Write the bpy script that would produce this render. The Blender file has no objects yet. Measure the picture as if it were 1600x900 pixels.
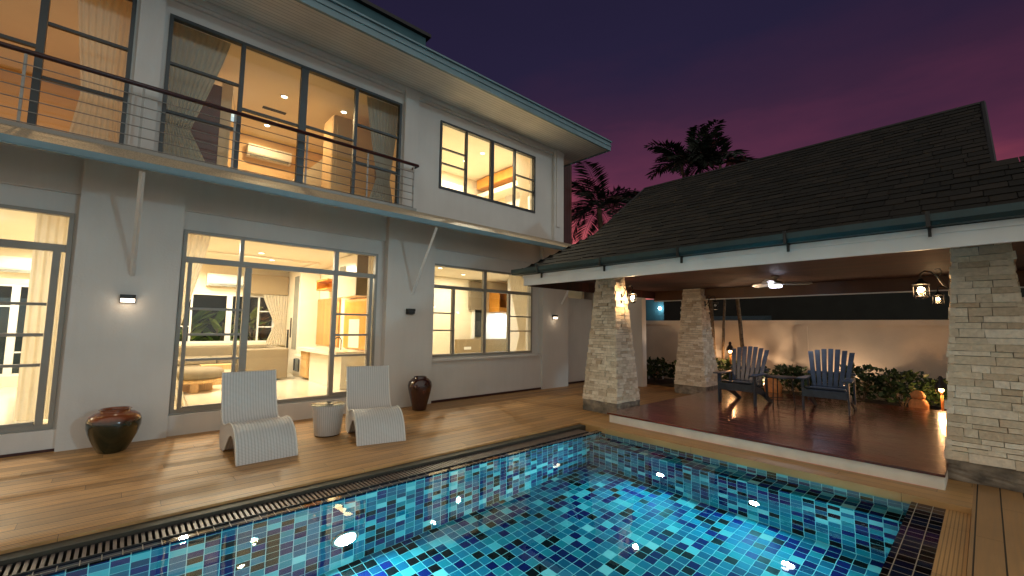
import bpy, bmesh, math, random
from mathutils import Vector, Matrix
random.seed(11)
S = bpy.context.scene
C = S.collection
R = math.radians
PI = math.pi

# ------------------------------------------------------------------ materials
def new_mat(name):
    m = bpy.data.materials.new(name); m.use_nodes = True
    nt = m.node_tree
    return m, nt, nt.nodes['Principled BSDF']

def N(nt, t, **kw):
    n = nt.nodes.new(t)
    for k, v in kw.items():
        if k in n.inputs: n.inputs[k].default_value = v
        else: setattr(n, k, v)
    return n

def simple(name, col, rough=.5, noise=.12, scale=6, bump=0., bscale=60, metal=0., coat=0., spec=.5):
    m, nt, b = new_mat(name); L = nt.links
    tc = N(nt, 'ShaderNodeTexCoord')
    nz = N(nt, 'ShaderNodeTexNoise', Scale=scale, Detail=6.)
    L.new(tc.outputs['Object'], nz.inputs['Vector'])
    mr = N(nt, 'ShaderNodeMapRange'); mr.inputs['To Min'].default_value = 1-noise; mr.inputs['To Max'].default_value = 1+noise
    mr.inputs['From Min'].default_value = .3; mr.inputs['From Max'].default_value = .7
    L.new(nz.outputs['Fac'], mr.inputs['Value'])
    mx = N(nt, 'ShaderNodeVectorMath', operation='SCALE'); mx.inputs[0].default_value = col
    L.new(mr.outputs[0], mx.inputs['Scale']); L.new(mx.outputs[0], b.inputs['Base Color'])
    b.inputs['Roughness'].default_value = rough; b.inputs['Metallic'].default_value = metal
    b.inputs['Coat Weight'].default_value = coat; b.inputs['Specular IOR Level'].default_value = spec
    if bump:
        n2 = N(nt, 'ShaderNodeTexNoise', Scale=bscale, Detail=4.); L.new(tc.outputs['Object'], n2.inputs['Vector'])
        bp = N(nt, 'ShaderNodeBump', Strength=bump, Distance=.01); L.new(n2.outputs['Fac'], bp.inputs['Height']); L.new(bp.outputs[0], b.inputs['Normal'])
    return m

def emis(name, col, st):
    m, nt, b = new_mat(name)
    b.inputs['Base Color'].default_value = (.8, .8, .8, 1)
    b.inputs['Emission Color'].default_value = (*col, 1); b.inputs['Emission Strength'].default_value = st
    return m

def math_n(nt, op, a, b=None):
    n = N(nt, 'ShaderNodeMath', operation=op)
    for i, v in enumerate((a, b)):
        if v is None: continue
        if isinstance(v, (int, float)): n.inputs[i].default_value = v
        else: nt.links.new(v, n.inputs[i])
    return n.outputs[0]

def planks(name, col, width, gap, length, axis, rough=.45, ribs=0., vary=.25, grain=.3, seed=0., gapdark=.12, coat=0.):
    """boards running along `axis` ('x' or 'y'); optional anti-slip ribs"""
    m, nt, b = new_mat(name); L = nt.links
    tc = N(nt, 'ShaderNodeTexCoord'); sp = N(nt, 'ShaderNodeSeparateXYZ'); L.new(tc.outputs['Object'], sp.inputs[0])
    al, ac = (sp.outputs[0], sp.outputs[1]) if axis == 'x' else (sp.outputs[1], sp.outputs[0])
    if axis == 'z': al, ac = sp.outputs[2], math_n(nt, 'ADD', sp.outputs[0], sp.outputs[1])
    t = math_n(nt, 'DIVIDE', math_n(nt, 'ADD', ac, seed), width)
    idx = math_n(nt, 'FLOOR', t); fr = math_n(nt, 'FRACT', t)
    g = math_n(nt, 'LESS_THAN', fr, gap/width)
    off = math_n(nt, 'MULTIPLY', idx, length*.37)
    u = math_n(nt, 'DIVIDE', math_n(nt, 'ADD', al, off), length)
    ui = math_n(nt, 'FLOOR', u); uf = math_n(nt, 'FRACT', u)
    g2 = math_n(nt, 'LESS_THAN', uf, .003/length)
    gg = math_n(nt, 'MAXIMUM', g, g2)
    cb = N(nt, 'ShaderNodeCombineXYZ'); L.new(idx, cb.inputs[0]); L.new(ui, cb.inputs[1])
    wn = N(nt, 'ShaderNodeTexWhiteNoise'); L.new(cb.outputs[0], wn.inputs['Vector'])
    # grain stretched along the board
    cg = N(nt, 'ShaderNodeCombineXYZ'); L.new(math_n(nt, 'MULTIPLY', al, 1.6), cg.inputs[0]); L.new(math_n(nt, 'MULTIPLY', ac, 34.), cg.inputs[1]); L.new(wn.outputs['Value'], cg.inputs[2])
    nz = N(nt, 'ShaderNodeTexNoise', Scale=1.5, Detail=5.); L.new(cg.outputs[0], nz.inputs['Vector'])
    n3 = N(nt, 'ShaderNodeTexNoise', Scale=.9, Detail=3.); L.new(tc.outputs['Object'], n3.inputs['Vector'])
    f = math_n(nt, 'ADD', math_n(nt, 'MULTIPLY', math_n(nt, 'SUBTRACT', wn.outputs['Value'], .5), vary*2), 1.)
    f = math_n(nt, 'MULTIPLY', f, math_n(nt, 'ADD', math_n(nt, 'MULTIPLY', math_n(nt, 'SUBTRACT', nz.outputs['Fac'], .5), grain*2.5), 1.))
    f = math_n(nt, 'MULTIPLY', f, math_n(nt, 'ADD', math_n(nt, 'MULTIPLY', math_n(nt, 'SUBTRACT', n3.outputs['Fac'], .5), .7), 1.))
    inv = math_n(nt, 'SUBTRACT', 1., math_n(nt, 'MULTIPLY', gg, 1-gapdark))
    if ribs:
        rb0 = math_n(nt, 'PINGPONG', math_n(nt, 'DIVIDE', ac, ribs), .5)
        inv = math_n(nt, 'MULTIPLY', inv, math_n(nt, 'SUBTRACT', 1., math_n(nt, 'MULTIPLY', math_n(nt, 'LESS_THAN', rb0, .14), .45)))
    f = math_n(nt, 'MULTIPLY', f, inv)
    mx = N(nt, 'ShaderNodeVectorMath', operation='SCALE'); mx.inputs[0].default_value = col
    L.new(f, mx.inputs['Scale']); L.new(mx.outputs[0], b.inputs['Base Color'])
    b.inputs['Coat Weight'].default_value = coat; b.inputs['Coat Roughness'].default_value = .15
    rr = math_n(nt, 'ADD', math_n(nt, 'MULTIPLY', nz.outputs['Fac'], .25), rough-.12); L.new(rr, b.inputs['Roughness'])
    h = math_n(nt, 'SUBTRACT', math_n(nt, 'MULTIPLY', nz.outputs['Fac'], .12), gg)
    if ribs:
        rb = math_n(nt, 'PINGPONG', math_n(nt, 'DIVIDE', ac, ribs), .5)
        h = math_n(nt, 'ADD', h, math_n(nt, 'MULTIPLY', math_n(nt, 'GREATER_THAN', rb, .14), .7))
    bp = N(nt, 'ShaderNodeBump', Strength=.6, Distance=.003); L.new(h, bp.inputs['Height']); L.new(bp.outputs[0], b.inputs['Normal'])
    return m

def pool_tiles(name='pool mosaic', pal=None, grout=(.26, .42, .40, 1), rough=.5):
    m, nt, b = new_mat(name); L = nt.links
    tc = N(nt, 'ShaderNodeTexCoord'); sp = N(nt, 'ShaderNodeSeparateXYZ'); L.new(tc.outputs['UV'], sp.inputs[0])
    w = .1035
    u = math_n(nt, 'DIVIDE', sp.outputs[0], w); v = math_n(nt, 'DIVIDE', sp.outputs[1], w)
    cb = N(nt, 'ShaderNodeCombineXYZ'); L.new(math_n(nt, 'FLOOR', u), cb.inputs[0]); L.new(math_n(nt, 'FLOOR', v), cb.inputs[1])
    wn = N(nt, 'ShaderNodeTexWhiteNoise'); L.new(cb.outputs[0], wn.inputs['Vector'])
    cr = N(nt, 'ShaderNodeValToRGB'); cr.color_ramp.interpolation = 'CONSTANT'
    pal = pal or [(0, (.003, .004, .005)), (.17, (.003, .007, .07)), (.33, (.004, .012, .10)), (.41, (.006, .05, .10)), (.46, (.006, .095, .16)), (.60, (.010, .15, .22)), (.76, (.014, .20, .23)), (.905, (.13, .42, .42)), (.965, (.32, .56, .52))]
    e = cr.color_ramp.elements
    e[0].position = 0; e[0].color = (*pal[0][1], 1); e[1].position = pal[1][0]; e[1].color = (*pal[1][1], 1)
    for p, c in pal[2:]:
        x = e.new(p); x.color = (*c, 1)
    L.new(wn.outputs['Value'], cr.inputs[0])
    fu = math_n(nt, 'PINGPONG', u, .5); fv = math_n(nt, 'PINGPONG', v, .5)
    g = math_n(nt, 'LESS_THAN', math_n(nt, 'MINIMUM', fu, fv), .028)
    mx = N(nt, 'ShaderNodeMix', data_type='RGBA'); L.new(g, mx.inputs[0]); L.new(cr.outputs[0], mx.inputs[6]); mx.inputs[7].default_value = grout
    L.new(mx.outputs[2], b.inputs['Base Color'])
    b.inputs['Specular IOR Level'].default_value = .12 if rough > .3 else .5
    L.new(math_n(nt, 'ADD', math_n(nt, 'MULTIPLY', g, .4), rough), b.inputs['Roughness'])
    bp = N(nt, 'ShaderNodeBump', Strength=.5, Distance=.002); bp.invert = True; L.new(g, bp.inputs['Height']); L.new(bp.outputs[0], b.inputs['Normal'])
    return m

def water():
    m, nt, b = new_mat('pool water'); L = nt.links
    nt.nodes.remove(b); out = nt.nodes['Material Output']
    gl = N(nt, 'ShaderNodeBsdfGlass', IOR=1.33, Roughness=0.); gl.inputs['Color'].default_value = (.93, 1, 1, 1)
    tc = N(nt, 'ShaderNodeTexCoord'); nz = N(nt, 'ShaderNodeTexNoise', Scale=2.6, Detail=3.); L.new(tc.outputs['Object'], nz.inputs['Vector'])
    n2 = N(nt, 'ShaderNodeTexNoise', Scale=9., Detail=2.); L.new(tc.outputs['Object'], n2.inputs['Vector'])
    h = math_n(nt, 'ADD', nz.outputs['Fac'], math_n(nt, 'MULTIPLY', n2.outputs['Fac'], .22))
    bp = N(nt, 'ShaderNodeBump', Strength=1., Distance=.0014); L.new(h, bp.inputs['Height']); L.new(bp.outputs[0], gl.inputs['Normal'])
    L.new(gl.outputs[0], out.inputs['Surface'])
    return m

def pane_mat(name='window glass', rough=0.):
    m, nt, b = new_mat(name); L = nt.links
    nt.nodes.remove(b); out = nt.nodes['Material Output']
    tr = N(nt, 'ShaderNodeBsdfTransparent'); tr.inputs[0].default_value = (.93, .95, .93, 1)
    gs = N(nt, 'ShaderNodeBsdfGlossy', Roughness=rough); fr = N(nt, 'ShaderNodeFresnel'); ge = N(nt, 'ShaderNodeNewGeometry')
    L.new(math_n(nt, 'SUBTRACT', 1.45, math_n(nt, 'MULTIPLY', ge.outputs['Backfacing'], 1.45-1/1.45)), fr.inputs['IOR'])
    ms = N(nt, 'ShaderNodeMixShader'); L.new(fr.outputs[0], ms.inputs[0]); L.new(tr.outputs[0], ms.inputs[1]); L.new(gs.outputs[0], ms.inputs[2])
    L.new(ms.outputs[0], out.inputs['Surface'])
    return m

def fabric(name, col, transl=.5):
    m, nt, b = new_mat(name); L = nt.links
    out = nt.nodes['Material Output']
    tl = N(nt, 'ShaderNodeBsdfTranslucent'); tl.inputs[0].default_value = (*col, 1)
    b.inputs['Base Color'].default_value = (*col, 1); b.inputs['Roughness'].default_value = .9
    ms = N(nt, 'ShaderNodeMixShader'); ms.inputs[0].default_value = transl
    L.new(b.outputs[0], ms.inputs[1]); L.new(tl.outputs[0], ms.inputs[2]); L.new(ms.outputs[0], out.inputs['Surface'])
    return m

def island(name, c0, c1, rough=.8, bump=.5, scale=25, c2=None, spec=.4):
    """each loose piece (stone, shingle, leaf) takes its own tone"""
    m, nt, b = new_mat(name); L = nt.links
    ge = N(nt, 'ShaderNodeNewGeometry'); cr = N(nt, 'ShaderNodeValToRGB')
    cr.color_ramp.elements[0].color = (*c0, 1); cr.color_ramp.elements[1].color = (*c1, 1)
    if c2: x = cr.color_ramp.elements.new(.5); x.color = (*c2, 1)
    L.new(ge.outputs['Random Per Island'], cr.inputs[0])
    tc = N(nt, 'ShaderNodeTexCoord'); nz = N(nt, 'ShaderNodeTexNoise', Scale=scale, Detail=6.); L.new(tc.outputs['Object'], nz.inputs['Vector'])
    mr = N(nt, 'ShaderNodeMapRange'); mr.inputs['To Min'].default_value = .7; mr.inputs['To Max'].default_value = 1.3
    L.new(nz.outputs['Fac'], mr.inputs['Value'])
    mx = N(nt, 'ShaderNodeVectorMath', operation='SCALE'); L.new(cr.outputs[0], mx.inputs[0]); L.new(mr.outputs[0], mx.inputs['Scale']); L.new(mx.outputs[0], b.inputs['Base Color'])
    b.inputs['Roughness'].default_value = rough; b.inputs['Specular IOR Level'].default_value = spec
    if bump:
        bp = N(nt, 'ShaderNodeBump', Strength=bump, Distance=.01); L.new(nz.outputs['Fac'], bp.inputs['Height']); L.new(bp.outputs[0], b.inputs['Normal'])
    return m

def wicker():
    m, nt, b = new_mat('white wicker weave'); L = nt.links
    tc = N(nt, 'ShaderNodeTexCoord'); sp = N(nt, 'ShaderNodeSeparateXYZ'); L.new(tc.outputs['UV'], sp.inputs[0])
    u = math_n(nt, 'DIVIDE', sp.outputs[0], .031); v = math_n(nt, 'DIVIDE', sp.outputs[1], .015)
    par = math_n(nt, 'MODULO', math_n(nt, 'FLOOR', v), 2.)
    uu = math_n(nt, 'ADD', u, math_n(nt, 'MULTIPLY', par, .0))
    a = math_n(nt, 'ABSOLUTE', math_n(nt, 'SINE', math_n(nt, 'MULTIPLY', uu, PI)))
    c = math_n(nt, 'ABSOLUTE', math_n(nt, 'SINE', math_n(nt, 'MULTIPLY', v, PI)))
    h = math_n(nt, 'MULTIPLY', math_n(nt, 'POWER', a, .5), math_n(nt, 'POWER', c, .6))
    cr = N(nt, 'ShaderNodeValToRGB'); cr.color_ramp.elements[0].color = (.36, .34, .31, 1); cr.color_ramp.elements[1].color = (.72, .69, .66, 1)
    cr.color_ramp.elements[1].position = .7
    L.new(h, cr.inputs[0]); L.new(cr.outputs[0], b.inputs['Base Color']); b.inputs['Roughness'].default_value = .5
    bp = N(nt, 'ShaderNodeBump', Strength=.9, Distance=.004); L.new(h, bp.inputs['Height']); L.new(bp.outputs[0], b.inputs['Normal'])
    return m

def pot_glaze():
    m, nt, b = new_mat('brown green glaze'); L = nt.links
    tc = N(nt, 'ShaderNodeTexCoord'); sp = N(nt, 'ShaderNodeSeparateXYZ'); L.new(tc.outputs['Object'], sp.inputs[0])
    nz = N(nt, 'ShaderNodeTexNoise', Scale=14., Detail=5.); L.new(tc.outputs['Object'], nz.inputs['Vector'])
    z = math_n(nt, 'ADD', sp.outputs[2], math_n(nt, 'MULTIPLY', math_n(nt, 'SUBTRACT', nz.outputs['Fac'], .5), .07))
    mr = N(nt, 'ShaderNodeMapRange'); mr.inputs['From Min'].default_value = .33; mr.inputs['From Max'].default_value = .40; L.new(z, mr.inputs['Value'])
    cr = N(nt, 'ShaderNodeValToRGB'); cr.color_ramp.elements[0].color = (.012, .016, .006, 1); cr.color_ramp.elements[1].color = (.22, .05, .012, 1)
    x = cr.color_ramp.elements.new(.5); x.color = (.05, .02, .008, 1)
    L.new(mr.outputs[0], cr.inputs[0]); L.new(cr.outputs[0], b.inputs['Base Color'])
    b.inputs['Roughness'].default_value = .16; b.inputs['Coat Weight'].default_value = .6; b.inputs['Coat Roughness'].default_value = .05
    bp = N(nt, 'ShaderNodeBump', Strength=.25, Distance=.01); L.new(nz.outputs['Fac'], bp.inputs['Height']); L.new(bp.outputs[0], b.inputs['Normal'])
    return m

M = {}
M['wall'] = simple('painted render', (.62, .59, .55), .75, .07, 2.2, .18, 45)
def weather(m):
    nt = m.node_tree; L = nt.links; b = nt.nodes['Principled BSDF']; src = b.inputs['Base Color'].links[0].from_socket
    tc = N(nt, 'ShaderNodeTexCoord'); mp = N(nt, 'ShaderNodeMapping'); mp.inputs['Scale'].default_value = (9., 9., .7); L.new(tc.outputs['Object'], mp.inputs[0])
    nz = N(nt, 'ShaderNodeTexNoise', Scale=1., Detail=7., Roughness=.7); L.new(mp.outputs[0], nz.inputs['Vector'])
    n2 = N(nt, 'ShaderNodeTexNoise', Scale=1.1, Detail=8., Roughness=.65); L.new(tc.outputs['Object'], n2.inputs['Vector'])
    f = math_n(nt, 'SUBTRACT', 1.12, math_n(nt, 'ADD', math_n(nt, 'MULTIPLY', math_n(nt, 'POWER', nz.outputs['Fac'], 2.), .11), math_n(nt, 'MULTIPLY', math_n(nt, 'POWER', n2.outputs['Fac'], 3.), .5)))
    mx = N(nt, 'ShaderNodeVectorMath', operation='SCALE'); L.new(src, mx.inputs[0]); L.new(f, mx.inputs['Scale']); L.new(mx.outputs[0], b.inputs['Base Color'])
weather(M['wall'])
M['wall_in'] = simple('warm interior paint', (.80, .70, .52), .8, .03, 2)
M['wall_amber'] = simple('amber interior paint', (.74, .52, .27), .75, .04, 2)
M['ceil_in'] = simple('interior ceiling paint', (.85, .77, .62), .8, .02, 2)
M['floor_in'] = simple('polished cream floor tile', (.72, .64, .50), .12, .05, 2)
M['white_trim'] = simple('white painted board', (.72, .73, .72), .45, .05, 3)
M['riser'] = simple('white platform edge', (.78, .72, .63), .5, .12, 3, .2, 20)
M['frame'] = simple('grey aluminium frame', (.27, .25, .215), .42, .08, 4, 0, 0, .15)
M['frame_dk'] = simple('dark aluminium frame', (.055, .06, .062), .4, .08, 4, 0, 0, .4)
M['steel'] = simple('brushed steel', (.30, .28, .25), .5, .1, 8, 0, 0, .6)
M['handrail'] = simple('dark red wood handrail', (.045, .012, .012), .35, .3, 20)
M['pool_tint_trim'] = simple('eaves trim with pool light tint', (.16, .25, .28), .42, .1, 3)  # blue cast of the pool's light is put into this trim colour
M['gutter'] = simple('dark green gutter', (.022, .05, .055), .35, .15, 4, 0, 0, .2)
M['drain_edge'] = simple('dark bronze drain edge', (.045, .038, .025), .6, .25, 6, .2)
M['grate'] = simple('grey brown plastic grating', (.16, .12, .10), .4, .2, 8)
M['iron'] = simple('black iron', (.012, .012, .012), .45, .2, 20, .2)
M['deck'] = planks('ribbed deck boards', (.47, .25, .088), .145, .009, 2.2, 'x', .45, .029, .22, .55, gapdark=.05)
M['deck_y'] = planks('deck border boards', (.42, .235, .088), .145, .004, 2.0, 'y', .42, 0, .12, .2)
M['deck_wide'] = planks('plain wide deck boards', (.37, .21, .088), .145, .009, 2.4, 'x', .5, 0, .12, .2, seed=.005, gapdark=.03)
M['ribgrate'] = planks('ribbed overflow grate', (.45, .26, .10), .5, .001, 1.0, 'x', .5, .022, .1, .15)
M['platform'] = planks('dark red hardwood', (.125, .021, .010), .095, .005, 1.6, 'y', .24, 0, .5, .9, coat=.4, gapdark=.1)
M['soffit_wood'] = planks('dark soffit boards', (.055, .011, .005), .12, .006, 2.5, 'y', .6, 0, .45, .6)
M['beam_wood'] = planks('brown beam boards', (.12, .045, .018), .3, .003, 4.5, 'y', .35, 0, .2, .5)
M['soffit'] = planks('tongue and groove soffit', (.68, .65, .60), .075, .008, 9., 'x', .6, 0, .04, .05, gapdark=.45)
M['slat_red'] = planks('dark red vertical boards', (.075, .022, .014), .11, .018, 5., 'z', .5, 0, .2, .3)
M['stone'] = island('stacked ledge stone', (.58, .44, .30), (.90, .79, .64), .85, .9, 26, (.76, .64, .48))
M['mortar'] = simple('stone backing', (.16, .13, .10), .9, .2, 10)
M['plinth'] = simple('rough concrete plinth', (.24, .20, .155), .9, .55, 7, .9, 18)
M['shingle'] = island('dark slate shingles', (.004, .0035, .0025), (.019, .014, .010), .85, .5, 20, (.009, .007, .005))
M['roof_dk'] = simple('dark roof underlay', (.008, .007, .006), .8)
M['roof_tile'] = simple('dark roof tile', (.012, .011, .011), .6, .2, 8, .3)
M['canopy'] = simple('pebbled canopy sheet', (.40, .32, .22), .55, .6, 70, 1., 55)
M['tiles'] = pool_tiles(grout=(.36, .58, .54, 1))
M['coping'] = pool_tiles('dark coping mosaic', [(0, (.003, .004, .006)), (.4, (.004, .008, .03)), (.7, (.006, .015, .04))], (.30, .26, .20, 1), .06)
M['water'] = water()
M['pane'] = pane_mat()
M['curtain'] = fabric('sheer cream curtain', (.80, .72, .58), .45)
M['curtain_gr'] = fabric('grey lined curtain', (.42, .44, .42), .25)
M['wicker'] = wicker()
M['glaze'] = pot_glaze()
M['vase'] = simple('dark maroon glaze', (.035, .008, .006), .16, .5, 12, .15, 30, coat=.6)
M['white_pl'] = simple('white plastic', (.80, .78, .72), .4, .02)
M['sofa'] = simple('beige sofa fabric', (.22, .175, .115), .95, .12, 60, .4, 150)
M['oak'] = planks('light oak', (.60, .38, .16), .12, .002, 2., 'z', .4, 0, .12, .3)
M['orange_wood'] = simple('lacquered orange wood', (.62, .27, .045), .3, .15, 5)
M['red_wood'] = simple('red brown wood', (.22, .055, .02), .4, .2, 8)
M['maroon'] = simple('dark maroon door', (.085, .012, .012), .35, .2, 8)
M['lacquer'] = simple('cream lacquer', (.82, .74, .60), .18, .02)
M['slat_pan'] = planks('fluted wood panel', (.55, .27, .07), .045, .014, 5., 'z', .4, 0, .15, .2, gapdark=.35)
M['dark_gl'] = simple('smoked display glass', (.25, .26, .23), .1, .1)
M['taupe'] = simple('taupe headboard fabric', (.30, .22, .12), .9, .1, 60, .3, 120)
M['bluewood'] = simple('blue grey painted wood', (.030, .048, .075), .32, .3, 14, .2, 40)
M['terra'] = simple('terracotta', (.62, .25, .07), .8, .2, 14, .3, 40)
M['leaf'] = island('shrub leaf', (.012, .03, .010), (.07, .11, .035), .45, 0, 20, (.03, .065, .02))
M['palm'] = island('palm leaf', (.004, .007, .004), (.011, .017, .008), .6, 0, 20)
M['bigleaf'] = island('garden leaf', (.05, .10, .015), (.26, .30, .05), .45, 0, 8, (.12, .20, .03))
M['trunk'] = simple('palm trunk bark', (.16, .115, .07), .85, .5, 22, .8, 40)
M['soil'] = simple('garden soil', (.035, .025, .016), .95, .4, 9, 1., 22)
M['bwall'] = simple('boundary wall render', (.62, .54, .44), .85, .1, 1.6, .3, 25)
M['far_dk'] = simple('dark neighbour cladding', (.018, .020, .016), .8, .2, 3)
M['far_teal'] = simple('neighbour teal render', (.035, .10, .12), .8, .15, 3)
M['far_roof'] = simple('neighbour blue grey roof', (.05, .075, .09), .5, .15, 3)
M['slat_white'] = simple('shiny white blade', (.75, .75, .73), .25)
M['dlight'] = emis('lit downlight', (1, .86, .62), 12)
M['coolight'] = emis('lit cool ceiling lamp', (.88, .9, 1), 22)
M['fanlight'] = emis('lit fan lamp', (.84, .84, 1), 14)
M['flame'] = emis('lit lantern bulb', (1, .52, .20), 60)
M['flame2'] = emis('lit torch bulb', (1, .45, .14), 45)
M['poollight'] = emis('lit pool lamp', (.72, .95, 1), 24)
M['screen'] = emis('lit blue strip', (.12, .55, .8), 1.0)
M['walllamp'] = emis('lit wall lamp', (1, .78, .55), 5)
M['star'] = emis('distant lamp', (.55, .9, 1), 30)
M['glasscup'] = pane_mat('lantern glass', .05)

# ------------------------------------------------------------------ mesh helpers
def box(bm, x0, x1, y0, y1, z0, z1):
    v = [bm.verts.new(p) for p in ((x0,y0,z0),(x1,y0,z0),(x1,y1,z0),(x0,y1,z0),(x0,y0,z1),(x1,y0,z1),(x1,y1,z1),(x0,y1,z1))]
    for f in ((0,3,2,1),(4,5,6,7),(0,1,5,4),(1,2,6,5),(2,3,7,6),(3,0,4,7)): bm.faces.new([v[i] for i in f])
    return v

def bx(*dims):
    bm = bmesh.new()
    for d in dims: box(bm, *d)
    return bm

def prism(bm, pts, axis, a, b):
    """extrude a 2-D polygon along an axis; pts are in the other two axes"""
    def P(p, t):
        return {'x': (t, p[0], p[1]), 'y': (p[0], t, p[1]), 'z': (p[0], p[1], t)}[axis]
    A = [bm.verts.new(P(p, a)) for p in pts]; B = [bm.verts.new(P(p, b)) for p in pts]
    n = len(pts)
    bm.faces.new(A); bm.faces.new(B[::-1])
    for i in range(n): bm.faces.new([A[i], B[i], B[(i+1) % n], A[(i+1) % n]])

def tube(bm, pts, r, n=8, r2=None, cap=True):
    pts = [Vector(p) for p in pts]; rings = []
    up = None
    for i, p in enumerate(pts):
        d = (pts[min(i+1, len(pts)-1)] - pts[max(i-1, 0)]).normalized()
        if up is None:
            up = Vector((0,0,1)) if abs(d.z) < .9 else Vector((1,0,0))
        a = d.cross(up).normalized(); b = a.cross(d).normalized(); up = b
        rr = r if r2 is None else r + (r2-r)*i/(len(pts)-1)
        rings.append([bm.verts.new(p + a*math.cos(t*2*PI/n)*rr + b*math.sin(t*2*PI/n)*rr) for t in range(n)])
    for i in range(len(rings)-1):
        for t in range(n): bm.faces.new([rings[i][t], rings[i][(t+1) % n], rings[i+1][(t+1) % n], rings[i+1][t]])
    if cap: bm.faces.new(rings[0][::-1]); bm.faces.new(rings[-1])

def lathe(bm, prof, cx=0, cy=0, n=40, uv=False):
    rings = []
    for r, z in prof:
        rings.append([bm.verts.new((cx + r*math.cos(t*2*PI/n), cy + r*math.sin(t*2*PI/n), z)) for t in range(n)])
    for i in range(len(rings)-1):
        for t in range(n):
            f = bm.faces.new([rings[i][t], rings[i][(t+1) % n], rings[i+1][(t+1) % n], rings[i+1][t]]); f.smooth = True
    if prof[0][0] > 1e-4: bm.faces.new(rings[0][::-1])
    if prof[-1][0] > 1e-4: bm.faces.new(rings[-1])

def obj(name, bm, mat, parent=None, smooth=False, bevel=0.):
    bmesh.ops.recalc_face_normals(bm, faces=bm.faces)
    me = bpy.data.meshes.new(name); bm.to_mesh(me); bm.free()
    if smooth: me.polygons.foreach_set('use_smooth', [True]*len(me.polygons))
    for x in (mat if isinstance(mat, (list, tuple)) else [mat]): me.materials.append(M[x])
    o = bpy.data.objects.new(name, me); C.objects.link(o)
    if bevel:
        b = o.modifiers.new('bevel', 'BEVEL'); b.width = bevel; b.segments = 2; b.limit_method = 'ANGLE'
    if parent: o.parent = parent
    return o

def tag(o, label, cat, group=None):
    o['label'] = label; o['category'] = cat
    if group: o['group'] = group
    return o

def thing(name, label, cat, loc=(0,0,0), rz=0., group=None):
    o = bpy.data.objects.new(name, None); C.objects.link(o); o.empty_display_size = .1
    o.location = loc; o.rotation_euler = (0, 0, rz)
    return tag(o, label, cat, group)

def structure(name, bm, mat, **k):
    o = obj(name, bm, mat, **k); o['kind'] = 'structure'; return o

def copy_tree(o, parent=None):
    c = o.copy(); C.objects.link(c)
    if parent: c.parent = parent
    for ch in list(o.children): copy_tree(ch, c)
    return c

def uvbox(me_obj, scale=1.):
    """metre-scaled box UVs, chosen by face normal"""
    me = me_obj.data; uv = me.uv_layers.new(name='UVMap')
    for p in me.polygons:
        n = p.normal; a = max(range(3), key=lambda i: abs(n[i]))
        for li in p.loop_indices:
            co = me.vertices[me.loops[li].vertex_index].co
            q = ((co.y, co.z), (co.x, co.z), (co.x, co.y))[a]
            uv.data[li].uv = (q[0]*scale + 31.3*a, q[1]*scale + 17.7*a + .002)

def wall_with_holes(bm, x0, x1, z0, z1, y0, y1, holes):
    xs = sorted({x0, x1, *[h[0] for h in holes], *[h[1] for h in holes]}); xs = [x for x in xs if x0 <= x <= x1]
    zs = sorted({z0, z1, *[h[2] for h in holes], *[h[3] for h in holes]}); zs = [z for z in zs if z0 <= z <= z1]
    # merge vertically per column to avoid needless cuts
    for i in range(len(xs)-1):
        cx = (xs[i]+xs[i+1])/2; start = None
        for j in range(len(zs)-1):
            cz = (zs[j]+zs[j+1])/2
            solid = not any(h[0] < cx < h[1] and h[2] < cz < h[3] for h in holes)
            if solid and start is None: start = zs[j]
            if not solid and start is not None: box(bm, xs[i], xs[i+1], y0, y1, start, zs[j]); start = None
        if start is not None: box(bm, xs[i], xs[i+1], y0, y1, start, zs[-1])

def lamp(kind, name, loc, energy, col, size=.2, rot=(0,0,0), **k):
    l = bpy.data.lights.new(name, kind); l.energy = energy; l.color = col
    if kind == 'AREA': l.shape = 'DISK'; l.size = size
    elif kind in ('POINT', 'SPOT'): l.shadow_soft_size = size
    for a, b in k.items(): setattr(l, a, b)
    o = bpy.data.objects.new(name, l); C.objects.link(o); o.location = loc; o.rotation_euler = rot
    return o

# ------------------------------------------------------------------ ground, decks, pool
WL = -.07
structure('ground', bx((-60, 80, 7.6, 90, -.3, -.02), (-60, 80, -60, -6.5, -.3, -.02), (12.6, 80, -6.5, 7.6, -.3, -.02), (-60, -6.2, -6.5, 7.6, -.3, -.02)), 'soil')
structure('deck_by_the_house', bx((-6.2, 12.6, 4.42, 7.6, -.09, 0)), 'deck')
structure('deck_border', bx((5.5, 5.9, .17, 4.42, -.09, -.001), (5.9, 12.6, 4.14, 4.42, -.09, -.001), (5.9, 12.6, .17, .40, -.09, -.001)), 'deck_y')
structure('deck_by_the_camera', bx((-6.2, 12.6, -6.5, .17, -.09, -.0005)), 'deck_wide')
# dark steps down from the deck to the overflow channel
structure('channel_edge', bx((-6.2, 5.5, 4.30, 4.42, -.3, -.022), (-6.2, 5.5, 4.43, 4.5, -.3, -.091)), 'drain_edge')
structure('channel_bed', bx((-6.2, 5.3, 4.09, 4.295, -.3, -.16)), 'iron')
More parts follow.
